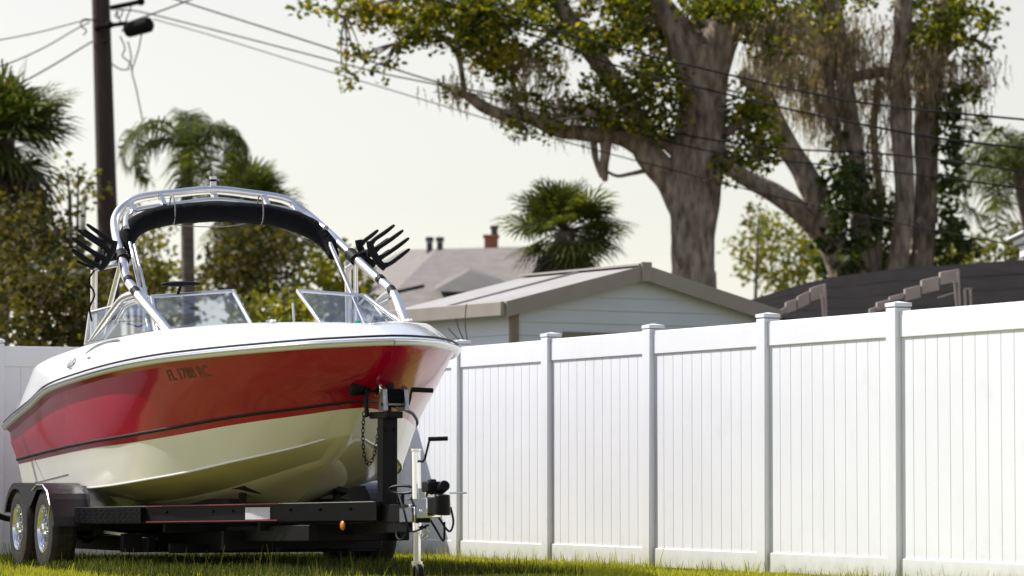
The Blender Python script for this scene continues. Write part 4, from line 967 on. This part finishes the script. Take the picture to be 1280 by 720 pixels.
OY = 50
def oak_one():
    org = at(866, 600, OY); org.z = 0
    t = empty('live_oak', org, 'big live oak with thick forked trunk rising behind the shed roof', 'tree', 'large trees behind the fence')
    m = MB(); gz = Vector((0, 0, 0))
    base = at(868, 400, OY); basepx = 0
    # trunk
    m.tube([Vector((base.x, base.y, -.1)), Vector((base.x, base.y, .6)), at(868, 470, OY), at(868, 400, OY), at(867, 340, OY)], [.60, .42, .36, .33, .32], 40, wob=.06)
    limb(m, [(867, 345), (866, 300), (868, 250), (872, 200), (876, 150), (880, 100), (884, 60)], OY, [32, 32, 38, 41, 37, 36, 38], 22, .08)
    limb(m, [(886, 80), (905, 35), (925, 5), (950, -40), (985, -110), (1000, -200)], OY, [34, 27, 24, 22, 18, 12], 16)
    limb(m, [(872, 95), (850, 45), (830, 15), (805, -15), (775, -70), (740, -150)], OY, [32, 24, 20, 18, 14, 9], 16)
    limb(m, [(884, 70), (880, 20, 50.5), (885, -60, 51), (870, -180, 52)], OY, [30, 20, 17, 10], 14)
    # left limb that reaches over the sky
    limb(m, [(858, 262), (838, 225), (808, 190), (800, 165), (785, 130), (758, 90), (732, 55), (712, 25), (690, -10), (668, -50), (640, -110)], OY, [26, 23, 20, 17, 15, 15, 14, 13, 12, 10, 6], 16)
    limb(m, [(812, 192), (780, 172), (740, 168), (700, 163), (672, 152), (650, 143), (625, 142), (603, 132), (585, 120), (572, 118)], OY, [16, 14, 12, 11, 11, 9, 9, 9, 7, 4], 14, .2)
    limb(m, [(858, 200), (835, 178), (800, 172), (770, 160), (735, 140, 49)], OY, [16, 13, 10, 8, 5], 12)
    limb(m, [(580, 118), (578, 95), (570, 65), (545, 42), (520, 38), (495, 55)], OY, [5, 4, 4, 3.4, 2.6, 1.5], 8)
    limb(m, [(579, 105), (574, 70), (574, 40), (580, 10), (575, -30)], OY, [4, 3.2, 3, 2.6, 2], 8)
    limb(m, [(758, 168), (757, 190), (755, 208), (756, 222), (756, 227)], OY, [9, 8, 7, 5.5, 3], 10)
    limb(m, [(742, 168), (744, 195), (752, 222)], OY, [6, 5, 3], 8)
    limb(m, [(842, 222), (815, 213), (790, 217), (772, 220), (758, 214)], OY, [6, 4, 3, 2.5, 2], 8)
    limb(m, [(690, -10), (640, 10), (600, 15), (560, 5), (520, -5), (470, 5), (430, 20)], OY, [8, 6.5, 5.5, 4.5, 4, 3, 1.6], 8)
    limb(m, [(712, 25), (680, 50), (655, 70), (640, 100)], OY, [8, 5, 4, 2], 8); limb(m, [(785, 130), (815, 100), (840, 60)], OY, [7, 5, 3], 8)
    limb(m, [(660, -60), (560, -60), (480, -40), (400, -20), (360, -8)], OY, [8, 6.5, 5, 3.5, 2], 8)
    limb(m, [(900, 170), (930, 150), (950, 120), (965, 90)], OY, [9, 6, 4, 3], 8)
    cl = []
    S_ = scatter_clumps
    cl += S_(440, 5, 62, 14, OY, .8, 14, .14, .26); cl += S_(515, 20, 50, 24, OY, .9, 16, .18, .30); cl += S_(448, 62, 32, 12, OY, .5, 5, .12, .2); cl += S_(432, 98, 12, 20, OY, .3, 5, .10, .17); cl += S_(475, 88, 25, 14, OY, .4, 5, .1, .18)
    cl += S_(520, 55, 40, 10, OY, .5, 7, .1, .2); cl += S_(575, 28, 50, 34, OY, .9, 16, .18, .34)
    cl += S_(640, 30, 70, 50, OY, 1.2, 34, .22, .42); cl += S_(655, 90, 45, 35, OY, .9, 15, .15, .3); cl += S_(565, 118, 16, 8, OY, .3, 4, .08, .13)
    cl += S_(740, 22, 70, 42, OY, 1.4, 26, .22, .42); cl += S_(700, 150, 75, 22, OY, .8, 22, .16, .28); cl += S_(760, 130, 40, 30, OY, .9, 12, .2, .34)
    cl += S_(815, 120, 45, 45, OY, .9, 24, .2, .36); cl += S_(800, 60, 40, 40, OY + 1, 1.0, 12, .2, .34)
    cl += S_(932, 165, 38, 52, OY, .8, 30, .18, .34); cl += S_(905, 215, 16, 18, OY - .4, .3, 5, .12, .2); cl += S_(960, 30, 55, 40, OY, 1.2, 18, .22, .4); cl += S_(890, 5, 50, 18, OY - .6, .8, 10, .2, .36)
    low = S_(770, 240, 30, 8, OY, .3, 2, .06, .1)
    up = []
    for _ in range(70): up.append((at(random.uniform(380, 1080), random.uniform(-260, -25), OY + random.uniform(-2.5, 2.5)), random.uniform(.35, .65)))
    tw_ = [Vector(v) for v in m.v[::7]]
    twigs(m, cl + up[:20], tw_)
    m.build('trunk', M['bark'], t, smooth=70).location = (0, 0, 0)
    o = t.children[-1] if t.children else None
    for ob in COL.objects:
        if ob.parent is t and ob.type == 'MESH':
            ob.data.transform(Matrix.Translation(-org))
    V1 = leaves(cl, .098, 850, org); V2 = leaves(up, .13, 260, org)
    sunny = leaves(S_(500, 25, 85, 30, OY + .2, .7, 20, .16, .28) + S_(790, 40, 55, 50, OY + 1.4, .6, 18, .2, .34) + S_(630, 40, 80, 55, OY, 1.2, 16, .2, .35) + S_(432, 85, 14, 30, OY, .3, 4, .1, .16), .085, 900, org)
    V = np.concatenate([V1, V2, sunny]); idx = np.zeros(len(V)); idx[len(V1) + len(V2):] = 1
    npmesh('crown', V, 4, [M['oakleaf'], M['sunleaf']], t, idx)
    sp = [at(random.uniform(620, 720), random.uniform(70, 150), OY + random.uniform(-.6, .6)) for _ in range(20)] + [at(random.uniform(930, 1010), random.uniform(10, 90), OY + random.uniform(-.6, .6)) for _ in range(24)] + [at(random.uniform(700, 790), random.uniform(120, 165), OY) for _ in range(14)] + [at(random.uniform(560, 590), random.uniform(60, 118), OY) for _ in range(4)]
    V = moss_strands(sp, org, 34, .08, .34, .15); npmesh('spanish_moss', V, 4, M['moss'], t)
oak_one()
TY = 54
def oak_two():
    org = at(1060, 600, TY); org.z = 0
    t = empty('live_oak', org, 'cluster of leaning oak stems hung with moss and ivy behind the dark roof', 'tree', 'large trees behind the fence')
    m = MB()
    limb(m, [(1062, 420), (1058, 350), (1045, 315), (1022, 285), (992, 258), (962, 238), (935, 224), (912, 208), (895, 190)], TY, [34, 26, 20, 18, 16, 15, 13, 12, 9], 16, .1)
    limb(m, [(1064, 420), (1060, 350), (1040, 300), (1022, 250), (1005, 215), (985, 185), (968, 150), (955, 120), (925, 90)], TY, [30, 26, 22, 20, 18, 17, 16, 13, 9], 16, .1)
    limb(m, [(1080, 430), (1080, 340), (1076, 290), (1074, 240), (1070, 190), (1060, 130), (1050, 70), (1042, 20), (1035, -60)], TY, [24, 22, 16, 14, 13, 13, 14, 15, 12], 16, .12)
    limb(m, [(1118, 430), (1120, 345), (1128, 290), (1131, 240), (1128, 190), (1126, 140), (1124, 90), (1128, 50), (1130, -40)], TY - .3, [24, 17, 15, 15, 16, 17, 16, 15, 12], 16, .1)
    limb(m, [(1150, 430), (1152, 340), (1156, 280), (1158, 220), (1158, 160), (1162, 110), (1172, 60), (1184, 0), (1195, -80)], TY + .3, [22, 18, 17, 17, 19, 20, 18, 15, 12], 16, .1)
    limb(m, [(1045, 100), (1075, 95), (1105, 90), (1122, 100)], TY, [9, 9, 9, 9], 10, .2)
    limb(m, [(1042, 20), (1055, -10), (1090, -40), (1140, -70)], TY, [12, 10, 8, 5], 10); limb(m, [(1165, 90), (1190, 60), (1215, 50), (1240, 60)], TY, [8, 5, 4, 2], 8)
    limb(m, [(1050, 90), (1020, 70), (990, 60), (960, 30)], TY, [9, 7, 5, 4], 8)
    limb(m, [(1058, 190), (1042, 150), (1036, 95), (1030, 40), (1015, -10)], TY, [5, 8, 9, 8, 6], 10); limb(m, [(1095, 340), (1100, 250), (1092, 170), (1098, 100)], TY + .5, [7, 6, 6, 5], 8)
    S_ = scatter_clumps
    cl = S_(1180, 25, 62, 32, TY, .9, 30, .2, .36) + S_(1225, 90, 20, 40, TY, .6, 12, .14, .26) + S_(1235, 150, 12, 18, TY, .3, 4, .1, .18) + S_(1100, 10, 50, 22, TY + .6, .8, 8, .16, .3) + S_(1040, 15, 45, 25, TY, .8, 10, .18, .32) + S_(1142, 80, 25, 45, TY, .6, 9, .14, .26)
    up = [(at(random.uniform(950, 1330), random.uniform(-220, -30), TY + random.uniform(-2, 2)), random.uniform(.35, .6)) for _ in range(36)]
    iv = S_(1060, 270, 26, 75, TY, .7, 42, .16, .30) + S_(1100, 290, 18, 60, TY + .7, .5, 18, .16, .28) + S_(1188, 215, 14, 120, TY, .5, 34, .13, .26) + S_(1200, 300, 18, 30, TY, .4, 10, .13, .22) + S_(1030, 275, 14, 35, TY, .4, 8, .1, .2) + S_(1050, 200, 22, 40, TY + .3, .4, 10, .12, .24) + S_(1172, 290, 14, 50, TY + .6, .4, 12, .14, .24) + S_(1030, 225, 8, 10, TY - .4, .2, 3, .1, .16)
    bg_ = S_(1090, 330, 60, 14, TY + 1, .5, 12, .2, .3)
    twigs(m, cl + up[:10], [Vector(v) for v in m.v[::7]])
    tk = m.build('trunk', M['bark'], t, smooth=70); tk.data.transform(Matrix.Translation(-org))
    V = np.concatenate([leaves(cl, .10, 780, org), leaves(up, .13, 260, org)]); npmesh('crown', V, 4, M['oakleaf'], t)
    npmesh('ivy', leaves(iv + bg_, .13, 800, org, droop=.5), 4, M['ivyleaf'], t)
    sp = [at(random.uniform(985, 1105), random.uniform(15, 150), TY + .2 + random.uniform(-.6, .6)) for _ in range(60)] + [at(random.uniform(1105, 1185), random.uniform(60, 110), TY - .5) for _ in range(9)] + [at(random.gauss(1205, 12), random.uniform(60, 130), TY) for _ in range(7)] + [at(random.uniform(940, 990), random.uniform(60, 120), TY) for _ in range(14)] + [at(random.uniform(1035, 1110), random.uniform(130, 250), TY + .2) for _ in range(9)]
    npmesh('spanish_moss', moss_strands(sp, org, 46, .10, .55, .17), 4, M['moss'], t)
oak_two()

# --- palms
def fan_palm(c, n, pet, rad, trunk_to, label, lean_dead=10, mt='palmleaf', tr=.16, seed=1, group=None):
    rs = random.Random(seed); base = Vector((c.x + trunk_to, c.y, 0))
    t = empty('fan_palm', base, label, 'palm tree', group); m = MB(); pm = MB(); F_ = []; D_ = []
    cc = c - base
    m.tube(smooth_path([(0, 0, 0), (cc.x * .3, 0, cc.z * .5), (cc.x, cc.y, cc.z)], 5), [tr * 1.15] * 5 + [tr] * 6, 14, wob=.1); m.build('trunk', M['palmbark'], t, smooth=70)
    for i in range(n + lean_dead):
        dead = i >= n
        az = rs.uniform(0, 2 * PI); el = R(rs.uniform(-35, 80)) if not dead else R(rs.uniform(-85, -50))
        d = Vector((math.cos(az) * math.cos(el), math.sin(az) * math.cos(el), math.sin(el))); L = pet * rs.uniform(.7, 1.15)
        tip = cc + d * L - Vector((0, 0, .12 * L)); pm.tube(smooth_path([cc, cc + d * L * .5, tip], 3), .014, 5)
        sidev = d.cross(Vector((0, 0, 1))).normalized(); nrm = sidev.cross(d).normalized(); tilt = rs.uniform(-.5, .5)
        sidev = sidev * math.cos(tilt) + nrm * math.sin(tilt); nrm = sidev.cross(d).normalized()
        ns = 26; rr = rad * rs.uniform(.8, 1.1)
        for k in range(ns):
            a = R(-115 + 230 * k / (ns - 1)); e = d * math.cos(a) + sidev * math.sin(a); q = e.cross(nrm).normalized() * rr * .035
            Lk = rr * (1 - .25 * abs(a) / 2) * rs.uniform(.85, 1.05); dr = Vector((0, 0, -1)) * Lk * (.17 if not dead else .5); fold = nrm * rr * .05 * (1 if k % 2 else -1)
            p0 = tip; p1 = tip + e * Lk * .5 + fold; p2 = tip + e * Lk * .8 + dr * .45; p3 = tip + e * Lk * .97 + dr
            tgt = D_ if dead else F_
            tgt.append([p0 - q * .3, p0 + q * .3, p1 + q, p1 - q]); tgt.append([p1 - q, p1 + q, p2 + q * .6, p2 - q * .6]); tgt.append([p2 - q * .6, p2 + q * .6, p3 + q * .1, p3 - q * .1])
    pm.build('leaf_stalks', M['deadleaf'], t); npmesh('fronds', np.array([[tuple(v) for v in f] for f in F_]), 4, M[mt], t)
    if D_: npmesh('dead_fronds', np.array([[tuple(v) for v in f] for f in D_]), 4, M['deadleaf'], t)
    return t
def feather_palm(c, n, L, dx, label, seed=1, mt='palmleaf', tr=.13, el0=10, group=None, droop=1.0):
    rs = random.Random(seed); base = Vector((c.x + dx, c.y, 0)); t = empty('feather_palm', base, label, 'palm tree', group); cc = c - base
    m = MB(); m.tube(smooth_path([(0, 0, 0), (cc.x * .4, 0, cc.z * .5), tuple(cc)], 5), [tr * 1.2] * 5 + [tr] * 5 + [tr * .8], 14, wob=.05); m.build('trunk', M['palmbark'], t, smooth=70)
    m = MB(); F_ = []
    for i in range(n):
        az = 2 * PI * i / n * 2.4 + rs.uniform(-.3, .3); el = R(rs.uniform(el0, 82)); Lf = L * rs.uniform(.8, 1.15)
        hd = Vector((math.cos(az), math.sin(az), 0)); pts = []; p = cc.copy(); e = el
        for k in range(15):
            pts.append(p.copy()); p = p + (hd * math.cos(e) + Vector((0, 0, 1)) * math.sin(e)) * Lf / 14; e -= R(10.5) * droop * (.5 + k / 10)
        m.tube(pts, [.02 * (1 - k / 16) + .003 for k in range(15)], 5)
        for k in range(2, 15):
            tn = (pts[k] - pts[k - 1]).normalized(); sd = tn.cross(Vector((0, 0, 1)))
            sd = sd.normalized() if sd.length > .1 else Vector((-hd.y, hd.x, 0))
            for s in (1, -1):
                for j in (0, .25, .5, .75):
                    b = pts[k - 1].lerp(pts[k], j); ll = L * .30 * math.sin(PI * (k + j) / 17) * rs.uniform(.7, 1.1)
                    dd = (sd * s + tn * .5 + Vector((0, 0, rs.uniform(-.5, .4)))).normalized(); q = tn * .012
                    e1 = b + dd * ll * .5; e2 = b + dd * ll * .85 + Vector((0, 0, -ll * .42))
                    F_.append([b - q, b + q, e1 + q, e1 - q]); F_.append([e1 - q, e1 + q, e2 + q * .2, e2 - q * .2])
    m.build('frond_ribs', M['palmleaf'], t); npmesh('fronds', np.array([[tuple(v) for v in f] for f in F_]), 4, M[mt], t); return t
PG = 'palm trees behind the fence'
fan_palm(at(706, 290, 52), 48, .52, .58, .1, 'bushy fan palm with dark hanging skirt behind the shed roof', 52, seed=4, group=PG)
fan_palm(at(6, 172, 52), 46, .62, .95, -.1, 'spiky fan palm cut off by the left edge of the picture', 12, seed=8, group=PG)
feather_palm(at(233, 186, 54), 15, 1.6, .08, 'tall feather palm with arching fronds between pole and boat tower', seed=3, group=PG, el0=5, droop=1.2, tr=.10)
fan_palm(at(312, 262, 62), 34, .55, .75, .1, 'round fan palm just right of the feather palm behind the boat tower', 12, seed=12, group=PG)
feather_palm(at(1274, 215, 58), 20, 1.9, .9, 'drooping feather palm at the right edge above the dark roof', seed=6, group=PG, mt='palmleaf', el0=10, droop=1.3)

def bush(name, x, y, rx, ry, Y, n, r0, r1, mt, label, cat='shrub', size=.12, dens=400, group=None, stems=5, dY=1.0):
    c = at(x, y, Y); org = Vector((c.x, Y, 0)); t = empty(name, org, label, cat, group)
    cl = scatter_clumps(x, y, rx, ry, Y, dY, n, r0, r1); m = MB()
    top = c - org
    for k in range(stems):
        a = k * 1.3; e = top + Vector((math.cos(a) * .5 * rx / F * Y, math.sin(a) * .4, random.uniform(-.3, .3)))
        m.tube(smooth_path([(math.cos(a) * .08, math.sin(a) * .08, 0), tuple(e * .5 + Vector((0, 0, .1))), tuple(e)], 4), [.07, .06, .055, .05, .04, .035, .03, .02, .015], 7)
    m.build('trunk', M['bark2'], t, smooth=70); V = leaves(cl, size, dens, org); 
    # foliage continues down to the ground behind the fence
    npmesh('crown', V, 4, M[mt], t); return t
BG = 'shrubs and small trees beyond the fence'
bush('evergreen_tree', 38, 322, 52, 60, 50, 36, .3, .55, 'shrubdark', 'dark dense evergreen bush below the left edge palm', 'tree', group=BG)
bush('evergreen_tree', 60, 385, 70, 55, 46, 44, .3, .5, 'shrubdark', 'dark hedge like shrub directly above the shaded left fence', 'shrub', group=BG)
bush('leafy_tree', 96, 236, 22, 34, 56, 8, .2, .4, 'shrub', 'thin olive green tree between left palm and utility pole', 'tree', group=BG, dens=200)
bush('leafy_shrub', 112, 375, 16, 50, 52, 14, .2, .32, 'shruby', 'narrow yellow green shrub just left of the utility pole base', group=BG)
bush('leafy_shrub', 180, 335, 34, 38, 60, 20, .25, .42, 'shrub', 'olive shrub seen through the left side of the boat tower', group=BG)
bush('leafy_shrub', 205, 372, 52, 40, 62, 30, .22, .36, 'shruby', 'yellow green shrub behind the left windscreen panel', group=BG)
bush('evergreen_tree', 300, 335, 34, 58, 60, 32, .3, .5, 'shrubdark', 'dark tree seen under the rolled canvas top', 'tree', group=BG)
bush('evergreen_tree', 362, 330, 28, 44, 60, 22, .25, .42, 'shrubdark', 'dark narrow tree behind the right end of the tower arch', 'tree', group=BG)
bush('leafy_shrub', 345, 392, 50, 30, 50, 30, .22, .38, 'shruby', 'sunlit yellow green shrub in the gap between the windscreens', group=BG)
bush('leafy_shrub', 425, 362, 36, 46, 53, 30, .25, .4, 'shruby', 'bright yellow green shrub left of the grey house roof', group=BG)
bush('leafy_shrub', 172, 282, 42, 22, 64, 12, .25, .45, 'shrub', 'pale green thin foliage behind the utility pole', 'tree', group=BG, dens=160)
bush('leafy_tree', 975, 320, 55, 42, 66, 34, .3, .5, 'shruby', 'loose yellow green tree between the two oaks', 'tree', group=BG, dens=330, stems=2)
bush('leafy_tree', 935, 255, 26, 50, 62, 12, .14, .3, 'shrub', 'sparse thin sapling right of the big oak trunk', 'tree', group=BG, dens=130, stems=1)
bush('leafy_shrub', 1140, 330, 22, 26, 62, 10, .25, .4, 'shruby', 'small yellow green shrub between the oak stems', group=BG)
bush('leafy_tree', 1190, 322, 32, 24, 64, 12, .25, .4, 'shruby', 'yellow green bush right of the oak stems above the dark roof', group=BG)
bush('leafy_tree', 1255, 310, 40, 26, 60, 18, .25, .4, 'shrub', 'olive bush beneath the right edge feather palm', 'tree', group=BG)
# loose dried stalks above the stern of the fence
m = MB(); q = at(598, 425, 36.5)
for (x, y) in ((570, 398), (583, 380), (560, 410)): m.tube(smooth_path([at(586, 436, 35.5) - q, at((x + 580) / 2, (y + 432) / 2, 35.5) - q, at(x, y, 35.5) - q], 3), .006, 5)
m.tube([Vector((at(586, 436, 35.5) - q).xy.to_3d()) * 1 + Vector((0, 0, -q.z)), at(586, 436, 35.5) - q], .01, 6)
o = m.build('dry_shrub', M['bark2'], smooth=50); o.location = q; tag(o, 'bare dried twigs sticking up beside the shed corner', 'shrub')
